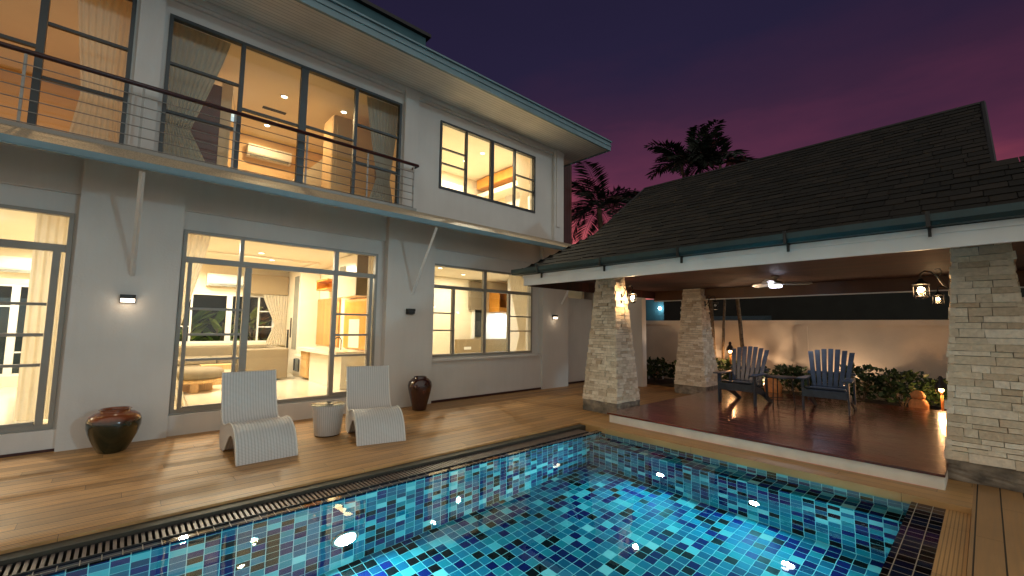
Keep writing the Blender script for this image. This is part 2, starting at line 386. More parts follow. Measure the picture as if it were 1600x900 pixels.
# basin: real depth, seen through the refracting water
PX0, PX1, PY0, PY1 = -6.2, 5.5, .55, 4.0
bm = bmesh.new()
box(bm, PX0, PX1+.2, PY0-.25, PY1+.1, -1.6, -1.35)          # floor
box(bm, PX0, PX1+.2, PY1, PY1+.088, -1.35, -.078)             # house side wall + coping
box(bm, PX0, PX1-.002, PY0-.218, PY0, -1.35, -.078)                # camera side wall + coping
box(bm, 5.2, PX1, PY0, PY1, -1.35, -.37)                     # bench ledge
box(bm, PX0-.1, PX0, PY0, PY1, -1.35, -.07)
box(bm, PX1, PX1+.15, .33, PY1+.3, -1.35, -.11)
o = structure('pool_basin', bm, 'tiles'); uvbox(o)
bm = bmesh.new(); bmesh.ops.create_grid(bm, x_segments=1, y_segments=1, size=.5)
for v in bm.verts: v.co = Vector((PX0 + (v.co.x+.5)*(PX1-PX0), PY0+.001 + (v.co.y+.5)*(PY1-.001-PY0), WL))
structure('pool_water', bm, 'water')
o = structure('pool_coping', bx((PX0, PX1-.003, PY1-.003, PY1+.089, -.0775, -.058), (PX0, PX1-.012, PY0-.219, PY0+.003, -.0775, -.056)), 'coping'); uvbox(o)
structure('pool_rim', bx((5.492, 5.56, .174, 4.412, -.115, -.004)), 'deck_y')
structure('overflow_side_bed', bx((-6.2, 5.49, .178, .33, -.3, -.052)), 'ribgrate')

# slotted overflow grating along the house side, in sections
t = thing('overflow_grating', 'dark slotted drain grating along the house side of the pool', 'grating', (0, 4.195, -.05))
bm = bmesh.new(); x = -6.2
while x < 5.28:
    box(bm, x, x+.020, -.095, .092, -.02, 0); x += .038
obj('slats', bm, 'grate', t)
obj('rails', bx((-6.2, 5.3, -.104, -.0955, -.03, .002), (-6.2, 5.3, .0925, .104, -.03, .002)), 'iron', t)

# raised hardwood platform
t = thing('pavilion_platform', 'raised dark red hardwood platform with a white front edge', 'platform', (5.9, .34, 0))
obj('boards', bx((-.03, 4.66, 0, 3.83, .125, .15)), 'platform', t, bevel=.004)
obj('edge_board', bx((0, 4.6, .01, 3.8, 0.001, .122)), 'riser', t)

# planting bed and its ground beyond the platform
structure('garden_bed', bx((10.63, 13.2, -6, 12, -.02, .02)), 'soil')

# ------------------------------------------------------------------ house
house = thing('house', 'large two storey white rendered house with many lit windows', 'house', (0, 7.4, 0))
house.location = (0, 0, 0)
DL = (-6.0, -.50, .25, 2.82); DM = (.57, 3.42, .28, 2.80); GW = (4.57, 7.42, .88, 2.76)
UL = (-6.0, -.13, 3.70, 5.86); UM = (.22, 3.79, 3.70, 5.82); UR = (4.68, 7.50, 4.34, 5.80)
bm = bmesh.new()
wall_with_holes(bm, -6.2, 8.62, 0.001, 3.5, 7.45, 7.62, [DL, DM, GW])
box(bm, -.46, .55, 7.30, 7.4495, 0.001, 3.58); box(bm, 3.55, 4.55, 7.30, 7.4495, .001, 3.58); box(bm, 7.66, 8.62, 7.30, 7.4495, .001, 3.58)
for a_, b_ in ((-6.2, -.461), (.551, 3.549), (4.551, 7.659)): box(bm, a_, b_, 7.41, 7.449, 3.06, 3.58)   # shallow beam between the piers
box(bm, -6.2, -.4605, 7.37, 7.449, .001, .245); box(bm, .5505, 3.5495, 7.36, 7.449, .001, .265)
box(bm, 4.5505, 7.6595, 7.36, 7.449, .001, .80)
box(bm, 8.45, 8.62, 7.63, 9.5, .001, 3.4)
obj('ground_floor_wall', bm, 'wall', house)
for q_ in ((-6.2, -.4615, 7.352, 7.369, .001, .03), (4.551, 7.659, 7.345, 7.359, .001, .045), (8.625, 9.9, 7.56, 7.58, .001, .045)): obj('plinth_line', bx(q_), 'handrail', house)
bm = bmesh.new()
wall_with_holes(bm, -6.2, 8.5, 3.5, 6.22, 7.4505, 7.62, [UL, UM, UR])
box(bm, -.09, .17, 7.38, 7.45, 3.5, 6.2); box(bm, 3.83, 4.12, 7.36, 7.45, 3.5, 6.2); box(bm, 8.14, 8.5, 7.36, 7.45, 3.5, 6.2)
box(bm, 8.20, 8.32, 7.33, 7.3595, 4.1, 6.2)
box(bm, -6.2, -.1, 7.40, 7.4495, 3.5, 3.69); box(bm, .18, 3.82, 7.40, 7.4495, 3.5, 3.69)
box(bm, 8.3, 8.4995, 7.63, 9.5, 3.5, 6.2)
obj('upper_wall', bm, 'wall', house)
# side return of the house and garden wall beyond
obj('service_wall', bx((8.63, 10.0, 7.58, 7.7, .001, 2.3)), 'wall', house)
obj('side_wall', bx((10.05, 10.25, 6.02, 9.2, .001, 2.6)), 'wall', house)
obj('service_roof', bx((8.63, 10.3, 7.1, 9.4, 2.62, 2.72)), 'roof_dk', house)
obj('louvre_screen', bx((8.51, 9.6, 8.0, 8.06, 3.6, 6.3)), 'slat_red', house)
# eaves
obj('soffit', bx((-6.5, 9.2, 6.42, 7.95, 6.17, 6.20), (8.5, 9.2, 7.95, 12.6, 6.17, 6.2)), 'soffit', house)
f = obj('fascia', bx((-6.5, 9.24, 6.37, 6.419, 6.14, 6.38), (9.201, 9.24, 6.42, 12.6, 6.14, 6.38)), 'pool_tint_trim', house)
obj('fascia_bead', bx((-6.5, 9.25, 6.35, 6.369, 6.25, 6.275), (-6.5, 9.25, 6.33, 6.369, 6.36, 6.39)), 'pool_tint_trim', f)
obj('cornice', bx((-6.5, 8.55, 7.38, 7.4495, 6.08, 6.169), (-6.5, 8.52, 7.41, 7.4495, 6.03, 6.079)), 'wall', house)
bm = bmesh.new(); prism(bm, [(6.33, 6.392), (6.42, 6.43), (12.0, 8.2), (12.0, 6.392)], 'x', -6.5, 9.28)
obj('roof', bm, 'roof_tile', house)
u = obj('upper_roof_tier', bx((-6.5, 4.22, 7.36, 9.0, 6.9, 7.36)), 'far_teal', house)
obj('upper_roof_edge', bx((-6.5, 4.30, 7.28, 9.0, 7.362, 7.43)), 'roof_tile', u)
# canopy between the storeys
bm = bmesh.new(); prism(bm, [(6.46, 3.32), (6.46, 3.350), (7.12, 3.655), (7.3995, 3.73), (7.3995, 3.69)], 'x', -6.5, 8.75)
cn = obj('canopy', bm, 'canopy', house)
obj('canopy_edge', bx((-6.5, 8.77, 6.425, 6.458, 3.275, 3.345), (-6.5, 8.77, 6.432, 6.455, 3.262, 3.274)), 'pool_tint_trim', cn)
for x in (.07, 4.07, 8.35):
    bm = bmesh.new(); tube(bm, [(x, 7.30, 2.10), (x, 6.50, 3.25)], .028, 4); obj('canopy_brace', bm, 'wall' if x < 1 else 'white_trim', house)

def window(name, o, vert, horiz, label=None, fmat='frame', y=7.47, thick=.035, slabs=()):
    x0, x1, z0, z1 = o; w = thick
    bm = bmesh.new()
    box(bm, x0, x1, y-.045, y+.045, z1-.045, z1-.001); box(bm, x0, x1, y-.045, y+.045, z0+.001, z0+.05)
    box(bm, x0+.001, x0+.045, y-.045, y+.045, z0+.0505, z1-.0455); box(bm, x1-.045, x1-.001, y-.045, y+.045, z0+.0505, z1-.0455)
    for (x, a, b, ww) in vert: box(bm, x-ww, x+ww, y-.036, y+.034, a, b)
    f = obj(name, bm, fmat, house)
    if label: f['label'] = label
    for (z, a, b, ww) in horiz: obj('glazing_bar', bx((a, b, y-.026, y+.026, z-ww, z+ww)), fmat, f)
    bm = bmesh.new(); box(bm, x0+.03, x1-.03, y+.001, y+.006, z0+.03, z1-.03); obj('pane', bm, 'pane', f)
    return f

# ground floor left sliding doors
window('sliding_door', DL, [(-.62, .3, 2.34, .032), (-2.3, .3, 2.34, .04), (-4.2, .3, 2.77, .04)], [(2.38, -5.95, -.55, .045), (1.70, -2.26, -.66, .017), (1.34, -2.26, -.66, .02), (.99, -2.26, -.66, .017), (.31, -2.26, -.66, .03)])
window('sliding_door', DM, [(.67, .3, 2.34, .022), (1.27, .3, 2.34, .02), (1.38, .3, 2.34, .045), (1.28, 2.42, 2.76, .025), (2.68, .3, 2.76, .036), (3.31, .3, 2.34, .03)],
       [(2.385, .62, 3.37, .04), (1.70, .70, 1.33, .017), (1.34, .70, 1.33, .017), (.99, .70, 1.33, .017), (1.68, 2.72, 3.28, .017), (1.325, 2.72, 3.28, .017), (.975, 2.72, 3.28, .017), (.33, .70, 1.33, .03), (.33, 2.72, 3.28, .03)])
window('window', GW, [(5.95, .93, 2.72, .04), (5.12, .93, 2.27, .028), (6.68, .93, 2.27, .028)], [(2.30, 4.61, 7.38, .035), (1.76, 4.61, 5.10, .014), (1.41, 4.61, 5.10, .014), (1.74, 6.70, 7.38, .014), (1.40, 6.70, 7.38, .014)])
window('window', UL, [(-.94, 3.75, 5.82, .035), (-2.6, 3.75, 5.82, .045), (-4.3, 3.75, 5.82, .035)], [(4.78, -2.56, -.97, .02), (5.11, -.90, -.17, .018), (4.42, -.90, -.17, .018)], fmat='frame_dk')
window('window', UM, [(1.12, 3.75, 5.78, .028), (2.01, 3.75, 5.78, .055), (2.90, 3.75, 5.78, .028)], [(5.12, .26, 1.09, .018), (4.42, .26, 1.09, .018), (4.77, 1.15, 1.95, .018), (4.80, 2.07, 2.87, .018), (5.12, 2.93, 3.74, .018), (4.42, 2.93, 3.74, .018)], fmat='frame_dk')
window('window', UR, [(5.37, 4.39, 5.76, .022), (6.10, 4.39, 5.76, .045), (6.81, 4.39, 5.76, .022)], [(5.22, 4.72, 5.35, .014), (4.90, 4.72, 5.35, .014), (5.18, 6.83, 7.45, .014), (4.87, 6.83, 7.45, .014)], fmat='frame_dk')
obj('window_sill', bx((4.551, 7.60, 7.31, 7.449, .803, .845)), 'wall', house)

# rooms (parts of the house)
def room(x0, x1, y1, z0, z1, wmat, floor='floor_in', ceil='ceil_in', backholes=()):
    t = .1
    bm = bmesh.new()
    wall_with_holes(bm, x0, x1, z0, z1, y1, y1+t, list(backholes))
    box(bm, x0-t, x0, 7.63, y1+t, z0, z1); box(bm, x1, x1+t, 7.63, y1+t, z0, z1)
    obj('room_wall', bm, wmat, house)
    obj('room_floor', bx((x0-t, x1+t, 7.63, y1+t, z0-.12, z0-.001)), floor, house)
    obj('room_ceiling', bx((x0-t, x1+t, 7.63, y1+t, z1+.001, z1+.1)), ceil, house)
LW = (-4.6, -.98, .45, 2.20); MW = (.95, 3.0, 1.02, 2.22)
room(-6.1, .18, 12.5, .26, 2.92, 'wall_in', backholes=[LW])
room(.30, 3.72, 12.6, .26, 2.92, 'wall_in', backholes=[MW])
room(4.35, 9.6, 10.5, .26, 2.92, 'wall_in')
room(-6.1, -.02, 11.5, 3.72, 6.0, 'wall_amber')
room(.12, 4.0, 11.6, 3.72, 6.0, 'wall_amber')
room(4.3, 8.4, 10.4, 3.72, 6.0, 'wall_in')

# back windows of the ground-floor rooms
def back_window(o, y, vs, hs, small=()):
    x0, x1, z0, z1 = o
    bm = bmesh.new()
    box(bm, x0, x1, y, y+.05, z1-.04, z1-.001); box(bm, x0, x1, y, y+.05, z0+.001, z0+.05)
    for x, w in vs: box(bm, x-w, x+w, y-.005, y+.045, z0+.051, z1-.041)
    for z, a, b in hs: box(bm, a, b, y+.002, y+.04, z-.014, z+.014)
    f = obj('garden_window', bm, 'white_trim', house)
    obj('pane', bx((x0, x1, y+.02, y+.025, z0, z1)), 'pane', f)
back_window(MW, 12.61, [(.97, .03), (1.22, .02), (1.98, .06), (2.62, .02), (2.98, .03)], [(1.82, .97, 1.2), (1.42, .97, 1.2), (1.82, 2.64, 2.98), (1.42, 2.64, 2.98)])
back_window(LW, 12.51, [(-4.5, .03), (-1.0, .02), (-1.52, .055), (-2.5, .04), (-3.4, .05)], [(1.78, -2.45, -1.55), (1.25, -1.46, -1.0), (.9, -1.46, -1.0)])

# ------------------------------------------------------------------ room contents
def curtain(name, label, x0, x1, y, z0, z1, mat='curtain', tie=None, group=None, amp=.016, pull=0., n=None):
    """hanging pleated cloth; tie = (z, x centre, width) gathers it"""
    t = tag_holder = None
    bm = bmesh.new(); n = n or int(abs(x1-x0)/.012)+20; m = 22; rows = []
    waves = abs(x1-x0)/.075
    for j in range(m+1):
        z = z1 + (z0-z1)*j/m; row = []
        a, b = x0, x1
        if tie:
            tz, tx, tw = tie
            k = max(0, 1-abs(z-tz)/(z1-tz if z > tz else (tz-z0)*1.6)); k = k**1.15
            a = a + (tx-tw/2-a)*k; b = b + (tx+tw/2-b)*k
        for i in range(n+1):
            s = i/n
            row.append(bm.verts.new((a+(b-a)*s, y + amp*math.sin(s*waves*2*PI+.3*math.sin(j*.3)), z)))
        rows.append(row)
    for j in range(m):
        for i in range(n): bm.faces.new([rows[j][i], rows[j][i+1], rows[j+1][i+1], rows[j+1][i]])
    o = obj(name, bm, mat, smooth=True)
    return tag(o, label, 'curtain', group)

G = 'curtains drawn back beside the windows'
curtain('curtain', 'cream sheer curtain at the right edge of the far left ground floor door', -.86, -.30, 7.86, .30, 2.9, group=G)
curtain('curtain', 'sheer curtain tied back at the left side of the middle ground floor door', .42, .95, 7.85, .30, 2.9, tie=(1.0, .48, .12), group=G)
curtain('curtain', 'narrow cream curtain right of the kitchen behind the middle door', 3.42, 3.64, 7.85, .30, 2.9, group=G)
curtain('curtain', 'white curtain pulled beside the garden window behind the sofa', 2.66, 3.24, 12.45, .95, 2.25, tie=(1.5, 3.1, .25), group=G, amp=.02)
curtain('curtain', 'pale curtain left of the garden window behind the sofa', .34, 1.2, 12.45, .3, 2.3, tie=(1.2, .5, .2), group=G, amp=.02)
curtain('curtain', 'beige curtain tied back inside the ground floor window beside the pavilion', 6.95, 7.62, 7.80, .4, 2.9, tie=(1.3, 7.45, .2), group=G)
curtain('curtain', 'thin edge of beige curtain left inside the ground floor window beside the pavilion', 4.42, 4.72, 7.80, .4, 2.9, tie=(1.3, 4.5, .1), group=G)
curtain('curtain', 'long cream curtain hanging in the upper left balcony window', -.72, -.06, 7.80, 3.75, 5.95, tie=(4.5, -.38, .42), group=G)
curtain('curtain', 'grey green curtain tied back at the left of the upper balcony doors', .17, 1.0, 7.78, 3.75, 5.95, 'curtain_gr', tie=(4.35, .40, .34), group=G)
curtain('curtain', 'grey cream curtain tied back at the right of the upper balcony doors', 3.22, 3.92, 7.78, 3.75, 5.95, 'curtain_gr', tie=(4.35, 3.62, .28), group=G)
curtain('curtain', 'taupe curtain tied back at the right of the small upper window', 7.0, 7.7, 7.78, 3.9, 5.95, tie=(4.8, 7.45, .25), group=G)
curtain('curtain', 'narrow edge of cream curtain left of the small upper window', 4.40, 4.82, 7.78, 3.9, 5.95, tie=(4.8, 4.48, .1), group=G)

def aircon(label, x, y, z, w=.9):
    t = thing('air_conditioner', label, 'air conditioner', (x, y, z), 0, 'wall mounted air conditioners')
    bm = bmesh.new(); prism(bm, [(0, .0), (0, .29), (-.20, .29), (-.22, .24), (-.21, .08), (-.15, 0)], 'x', 0, w)
    obj('casing', bm, 'white_pl', t, bevel=.01)
    obj('vent_slot', bx((.06, w-.06, -.195, -.15, -.004, .05)), 'dark_gl', t)
aircon('white air conditioner above the garden window in the living room with the sofa', 1.46, 12.6, 2.40)
aircon('white air conditioner on the back wall behind the far left ground floor door', -2.1, 12.5, 2.42, 1.0)
aircon('white air conditioner on the back wall behind the upper balcony doors', 1.93, 11.6, 5.45, .95)
aircon('white air conditioner low in the small upper window at its left', 6.5, 10.4, 5.36, .85)

def downlight(x, y, z, label, r=.055, mat='dlight', e=0, col=(1,.83,.56), grp='round ceiling downlights'):
    t = thing('downlight', label, 'downlight', (x, y, z), 0, grp)
    bm = bmesh.new(); lathe(bm, [(r+.02, 0), (r+.02, -.008), (r, -.008), (r, -.002)], n=20); obj('trim_ring', bm, 'white_pl', t)
    bm = bmesh.new(); lathe(bm, [(0, -.004), (r*.98, -.004), (r*.98, -.001)], n=16); obj('bulb', bm, mat, t)
    loc_z = z
    if e:
        l = lamp('AREA', 'downlight_lamp', (0, 0, -.012), e*(3.1 if loc_z < 4 else 2.5), col, .11); l.parent = t
WARM = (1, .86, .65); AMB = (1, .69, .36)
for x, y, e, lb in ((1.0, 9.3, 25, 'bright downlight near the glass in the living room ceiling'), (2.4, 10.6, 27, 'downlight in the middle of the living room ceiling'), (2.0, 9.7, 22, 'downlight in the living room ceiling near the wall cupboards'), (1.3, 11.6, 19, 'downlight nearest the air conditioner in the living room')):
    downlight(x, y, 2.915, lb, e=e, col=WARM)
for x, y, e, lb in ((-1.6, 9.6, 36, 'downlight in the far left ground floor room near the door'), (-1.0, 11.4, 30, 'downlight at the back of the far left ground floor room'), (-4, 10, 36, 'downlight in the far left room at the picture edge')):
    downlight(x, y, 2.915, lb, e=e, col=WARM)
for x, y, e, lb in ((5.7, 8.9, 15, 'downlight seen in the upper pane of the ground floor window beside the pavilion'), (6.9, 9.6, 20, 'downlight over the headboard behind the ground floor window')):
    downlight(x, y, 2.915, lb, e=e, col=WARM)
for x, y, e, lb in ((2.1, 9.1, 13, 'bright upper downlight seen through the balcony doors'), (2.16, 10.73, 13, 'lower downlight seen just above the handrail through the balcony doors'), (3.2, 8.9, 0, 'unlit side downlight near the wardrobe upstairs')):
    downlight(x, y, 5.995, lb, e=e, col=AMB)
for x, y, e, lb in ((6.68, 8.56, 36, 'upper of two downlights in the small upper window'), (6.67, 9.3, 36, 'lower of two downlights in the small upper window')):
    downlight(x, y, 5.995, lb, e=e, col=WARM)
downlight(-1.05, 9.3, 5.995, 'downlight glowing in the upper left balcony window', e=9, col=(1, .60, .28))
downlight(-3.4, 9.3, 5.995, 'downlight at the left picture edge upstairs', e=9, col=(1, .60, .28))
t = thing('ceiling_lamp', 'wide bright ceiling lamp seen in the top pane of the far left door', 'ceiling lamp', (-1.72, 9.0, 2.9))
bm = bmesh.new(); lathe(bm, [(0, -.05), (.2, -.045), (.25, -.02), (.25, .019)], n=24); obj('diffuser', bm, 'coolight', t)

# living room: sofa, ottoman, cabinets, kitchen
t = thing('sofa', 'long beige fabric corner sofa under the garden window', 'sofa', (.45, 10.7, .26))
obj('base', bx((0, 2.38, .15, 1.6, .08, .38)), 'sofa', t, bevel=.03)
obj('backrest', bx((-.0, 2.38, 1.38, 1.62, .12, .72)), 'sofa', t, bevel=.04)
obj('armrest', bx((1.45, 2.40, -.12, .10, .03, .70)), 'sofa', t, bevel=.03)
obj('armrest', bx((2.24, 2.42, .105, 1.37, .03, .70)), 'sofa', t, bevel=.03)
obj('seat_cushion', bx((.05, 1.1, .2, 1.3, .382, .5), (1.12, 2.2, .2, 1.3, .382, .5)), 'sofa', t, bevel=.03)
t = thing('ottoman', 'round beige ottoman on a light oak base', 'ottoman', (1.06, 9.85, .26))
bm = bmesh.new(); lathe(bm, [(0, .24), (.44, .24), (.47, .28), (.47, .36), (.42, .41), (0, .42)], n=36); obj('cushion', bm, 'sofa', t)
bm = bmesh.new(); lathe(bm, [(.46, .17), (.46, .235)], n=36); obj('tray', bm, 'oak', t)
obj('foot', bx((-.3, .3, -.06, .06, 0.001, .168), (-.06, .06, -.3, -.061, .001, .168), (-.06, .06, .061, .3, .001, .168)), 'oak', t)
t = thing('side_cabinet', 'small light oak chest beside the sofa seat', 'cabinet', (1.25, 10.55, .26))
obj('carcass', bx((0, .55, 0.001, .28, .001, .40)), 'oak', t, bevel=.005); obj('shelf', bx((.03, .52, -.005, .0005, .1, .3)), 'lacquer', t)
t = thing('display_cabinet', 'tall cream display cabinet with smoked glass door', 'cabinet', (3.26, 11.40, .26))
obj('carcass', bx((0, .45, 0, 1.12, .001, 2.62)), 'lacquer', t, bevel=.004)
d = obj('glass_door', bx((-.012, -.001, .12, .48, .62, 2.45)), 'dark_gl', t)
obj('handle', bx((-.04, -.014, .56, .58, .9, 1.4)), 'iron', t)
obj('handle', bx((-.04, -.001, .80, .82, .3, 1.1)), 'iron', t)
t = thing('low_cabinet', 'low cream cupboard with a glass front and black handles', 'cabinet', (3.16, 10.72, .26))
obj('carcass', bx((0, .55, 0, .67, .07, .50), (.03, .55, 0, .67, .001, .069)), 'lacquer', t, bevel=.004)
obj('glass_front', bx((-.01, -.001, .16, .42, .13, .44)), 'dark_gl', t)
obj('handle', bx((-.03, -.001, .10, .115, .14, .42)), 'iron', t); obj('handle', bx((-.03, -.001, .46, .475, .14, .42)), 'iron', t)
t = thing('drawer_unit', 'light wood drawer chest at the end of the kitchen counter', 'drawers', (3.14, 10.22, .26))
obj('carcass', bx((0, .57, 0, .46, .05, .638)), 'oak', t, bevel=.004)
for k in range(3): obj('drawer', bx((-.012, -.001, .02, .44, .07+k*.19, .245+k*.19)), 'oak', t, bevel=.003)
t = thing('kitchen_counter', 'white kitchen counter with a slab end behind the middle door', 'counter', (3.06, 8.30, .26))
obj('worktop', bx((0, .65, 0, 2.40, .641, .72)), 'lacquer', t, bevel=.004)
obj('end_panel', bx((.12, .16, .04, 1.88, .001, .64), (.161, .6, .04, .08, .001, .64)), 'lacquer', t)
t = thing('fluted_wall_panel', 'fluted orange wood panel above the low cupboard', 'wall panel', (3.68, 9.92, 1.0))
obj('panel', bx((0, .035, 0, 1.46, 0, 1.13)), 'slat_pan', t)
t = thing('backsplash', 'glossy orange splashback behind the kitchen tap', 'splashback', (3.68, 8.0, 1.0))
obj('panel', bx((0, .035, 0, 1.60, 0, 1.06)), 'orange_wood', t); obj('white_tile', bx((-.006, -.001, .75, 1.3, .02, .62)), 'lacquer', t)
t = thing('kitchen_tap', 'small dark curved tap standing on the white kitchen counter', 'tap', (3.45, 9.1, .981))
bm = bmesh.new(); tube(bm, [(0, 0, 0), (0, 0, .2), (-.03, 0, .25), (-.09, 0, .26), (-.12, 0, .22)], .012, 8); obj('spout', bm, 'iron', t, smooth=True)
t = thing('wall_cupboard', 'cream wall cupboards with a built in vent above the kitchen counter', 'cupboard', (3.36, 8.25, 2.07))
obj('carcass', bx((0, .355, 0, 1.15, 0, .84)), 'lacquer', t, bevel=.004); obj('vent', bx((-.008, -.001, .55, .85, .5, .64)), 'dark_gl', t)
obj('end_door', bx((.01, .34, -.012, -.001, .01, .83)), 'sofa', t)
t = thing('open_shelf', 'small lit open wooden shelf box by the wall cupboards', 'shelf', (3.40, 9.95, 2.2))
obj('shelf_box', bx((0, .31, 0, .7, .30, .34), (0, .31, 0, .7, .10, .13), (.28, .31, 0, .7, .131, .299), (0, .31, .71, .74, .1, .34)), 'orange_wood', t)
l = lamp('AREA', 'shelf_strip_lamp', (3.55, 9.4, 2.05), 7, (1, .72, .34), .2); l.data.shape = 'RECTANGLE'; l.data.size = .12; l.data.size_y = 1.8
t = thing('curtain_pelmet', 'beige fabric pelmet band above the garden window', 'pelmet', (2.30, 12.4, 2.26)); obj('band', bx((0, .94, 0, .14, 0, .5)), 'taupe', t)
t = thing('ceiling_molding', 'shallow rectangular cove recessed around the living room ceiling', 'moulding', (1.0, 10.2, 2.875))
obj('strip', bx((0, 2.3, 0, .05, 0, .04), (0, .05, .051, 1.5, 0, .04), (2.25, 2.3, .051, 1.5, 0, .04), (0, 2.3, 1.501, 1.55, 0, .04)), 'ceil_in', t)

# ground floor room beside the pavilion
t = thing('wall_shelf', 'red brown bookcase shelf above the white lit wall', 'shelf', (8.55, 9.98, 1.95))
obj('carcass', bx((0, 1.04, 0, .5, 0, .14), (0, 1.04, 0, .5, .62, .66), (0, 1.04, .48, .5, .141, .619)), 'orange_wood', t)
obj('divider', bx((.0, .03, .01, .479, .141, .619), (.38, .41, .01, .479, .141, .619), (.411, 1.03, .01, .479, .36, .385)), 'orange_wood', t)
obj('shelf_back', bx((.031, 1.03, .455, .479, .142, .618)), 'red_wood', t)
t = thing('lit_wall_panel', 'glossy white panel lit cool white under the bookcase shelf', 'wall panel', (8.35, 10.45, 1.08)); obj('panel', bx((0, 1.24, 0, .03, 0, .86)), 'white_pl', t)
lamp('AREA', 'shelf_lamp', (9.0, 10.1, 1.93), 30, (.80, .90, 1), .5)
t = thing('headboard', 'long taupe padded headboard under the bookcase shelf', 'headboard', (7.2, 10.25, .26)); obj('panel', bx((0, 2.38, 0, .12, .3, .86)), 'taupe', t, bevel=.01)
obj('power_socket', bx((.25, .50, -.008, -.001, .56, .64)), 'white_pl', t)
t = thing('roman_blind', 'beige roman blind half lowered at the back window', 'blind', (7.72, 10.38, 2.02)); obj('cloth', bx((0, .62, 0, .08, .06, .84), (.02, .6, -.03, .11, -.02, .059)), 'sofa', t, bevel=.01)
t = thing('dark_back_window', 'dark night window under the roman blind', 'window', (7.95, 10.43, 1.18)); obj('pane', bx((0, .38, 0, .05, 0, .82)), 'far_dk', t)
obj('jamb', bx((-.09, -.001, -.02, .06, -.05, .83)), 'white_pl', t)

# upstairs middle room
t = thing('maroon_door', 'dark maroon door in a cream frame behind the balcony curtain', 'door', (.66, 8.95, 3.72))
obj('leaf', bx((0, .40, 0, .05, .001, 2.0)), 'maroon', t); obj('door_frame', bx((.401, .56, -.02, .07, .001, 2.1), (-.12, -.001, -.02, .07, .001, 2.1)), 'wall_in', t)
t = thing('pendant_lamp', 'small blue glowing pendant lamp on thin wires', 'pendant lamp', (1.23, 9.55, 5.995))
bm = bmesh.new(); lathe(bm, [(.10, -.02), (.10, 0)], n=20); obj('rose', bm, 'white_pl', t)
bm = bmesh.new()
for k in range(4): tube(bm, [(.07*math.cos(k*PI/2), .07*math.sin(k*PI/2), -.02), (.14*math.cos(k*PI/2), .14*math.sin(k*PI/2), -.48)], .004, 5)
obj('wire', bm, 'steel', t)
bm = bmesh.new(); lathe(bm, [(.15, -.58), (.16, -.50), (.15, -.48)], n=20); obj('shade', bm, 'screen', t)
t = thing('wardrobe', 'tall amber wardrobe with rounded corner beside the right balcony door', 'wardrobe', (2.95, 8.75, 3.73))
obj('carcass', bx((0, .95, 0, .6, .001, 2.1)), 'wall_amber', t, bevel=.05); obj('door', bx((.08, .45, -.02, -.001, .3, 1.9), (.5, .9, -.02, -.001, .3, 1.9)), 'wall_amber', t, bevel=.01)
t = thing('sloping_partition', 'cream stair partition rising behind the balcony doors', 'partition', (2.7, 9.5, 3.73))
bm = bmesh.new(); prism(bm, [(-.1, .001), (1.2, .001), (1.2, 2.2), (.6, 1.7), (-.1, .9)], 'y', 0, .1); obj('panel', bm, 'wall_in', t)
obj('rail', bx((-.06, .0, .11, 1.4, .95, 1.0)), 'white_pl', t)
t = thing('ceiling_vent', 'dark slot vent in the upstairs ceiling', 'vent', (2.1, 9.85, 5.985)); obj('grille', bx((-.22, .22, -.05, .05, 0, .012)), 'far_dk', t)
# upstairs right room
t = thing('side_cabinet_band', 'orange wood cabinet band high along the right wall of the small upper window', 'cabinet', (7.80, 7.95, 5.68)); obj('carcass', bx((0, .59, 0, 2.3, 0, .28)), 'orange_wood', t)
t = thing('picture_rail', 'white boxed shelf below the upstairs wood cabinets', 'shelf', (7.86, 8.2, 5.40)); obj('board', bx((0, .53, 0, 2.1, 0, .14)), 'lacquer', t)
t = thing('drapery_rail', 'brown wood panelled wall behind the upper left balcony window', 'wall panel', (-6.0, 11.3, 3.73)); obj('panel', bx((0, 5.9, 0, .1, 0, .95)), 'orange_wood', t)

# ------------------------------------------------------------------ balcony railing
t = thing('balcony_railing', 'steel balcony railing with dark red wooden handrail', 'railing', (0, 7.15, 3.62))
bm = bmesh.new(); tube(bm, [(-6.3, 0, .93), (4.02, 0, .93)], .030, 10); tube(bm, [(4.02, 0, .93), (4.02, .2, .93)], .026, 8); obj('handrail', bm, 'handrail', t, smooth=True)
for x in (-5.6, -3.6, -1.0, .02, 1.03, 2.02, 3.03, 3.93):
    p = obj('post', bx((x-.013, x+.013, -.008, .008, .05, .90)), 'steel', t)
for k in range(6):
    bm = bmesh.new(); tube(bm, [(-6.3, -.012, .10+k*.135), (3.93, -.012, .10+k*.135)], .0065, 6); obj('rod', bm, 'steel', t, smooth=True)
obj('kerb', bx((-6.3, 4.0, -.03, .24, .02, .085)), 'frame', t)

# ------------------------------------------------------------------ wall lamps
def wall_lamp(x, z, label, lit, s=1.):
    t = thing('wall_lamp', label, 'wall lamp', (x, 7.30, z), 0, 'small square lamps on the house wall')
    obj('housing', bx((-.075*s, .075*s, -.10, -.001, -.005, .045), (-.075*s, .075*s, -.03, -.001, -.06, -.0055)), 'iron', t, bevel=.003)
    if lit:
        obj('diffuser', bx((-.068*s, .068*s, -.095, -.031, -.05, -.0055)), 'walllamp', t, bevel=.004)
        l = lamp('POINT', 'wall_lamp_glow', (0, -.16, -.09), .5*s, (1, .75, .5), .04); l.parent = t
    else:
        obj('diffuser', bx((-.068*s, .068*s, -.095, -.031, -.05, -.0055)), 'iron', t, bevel=.004)
wall_lamp(.05, 1.80, 'lit wall lamp between the two left ground floor doors', True)
wall_lamp(4.02, 1.77, 'unlit black wall lamp left of the ground floor window beside the pavilion', False)
wall_lamp(8.05, 1.76, 'small lit wall lamp right of the ground floor window beside the pavilion', True, .7)

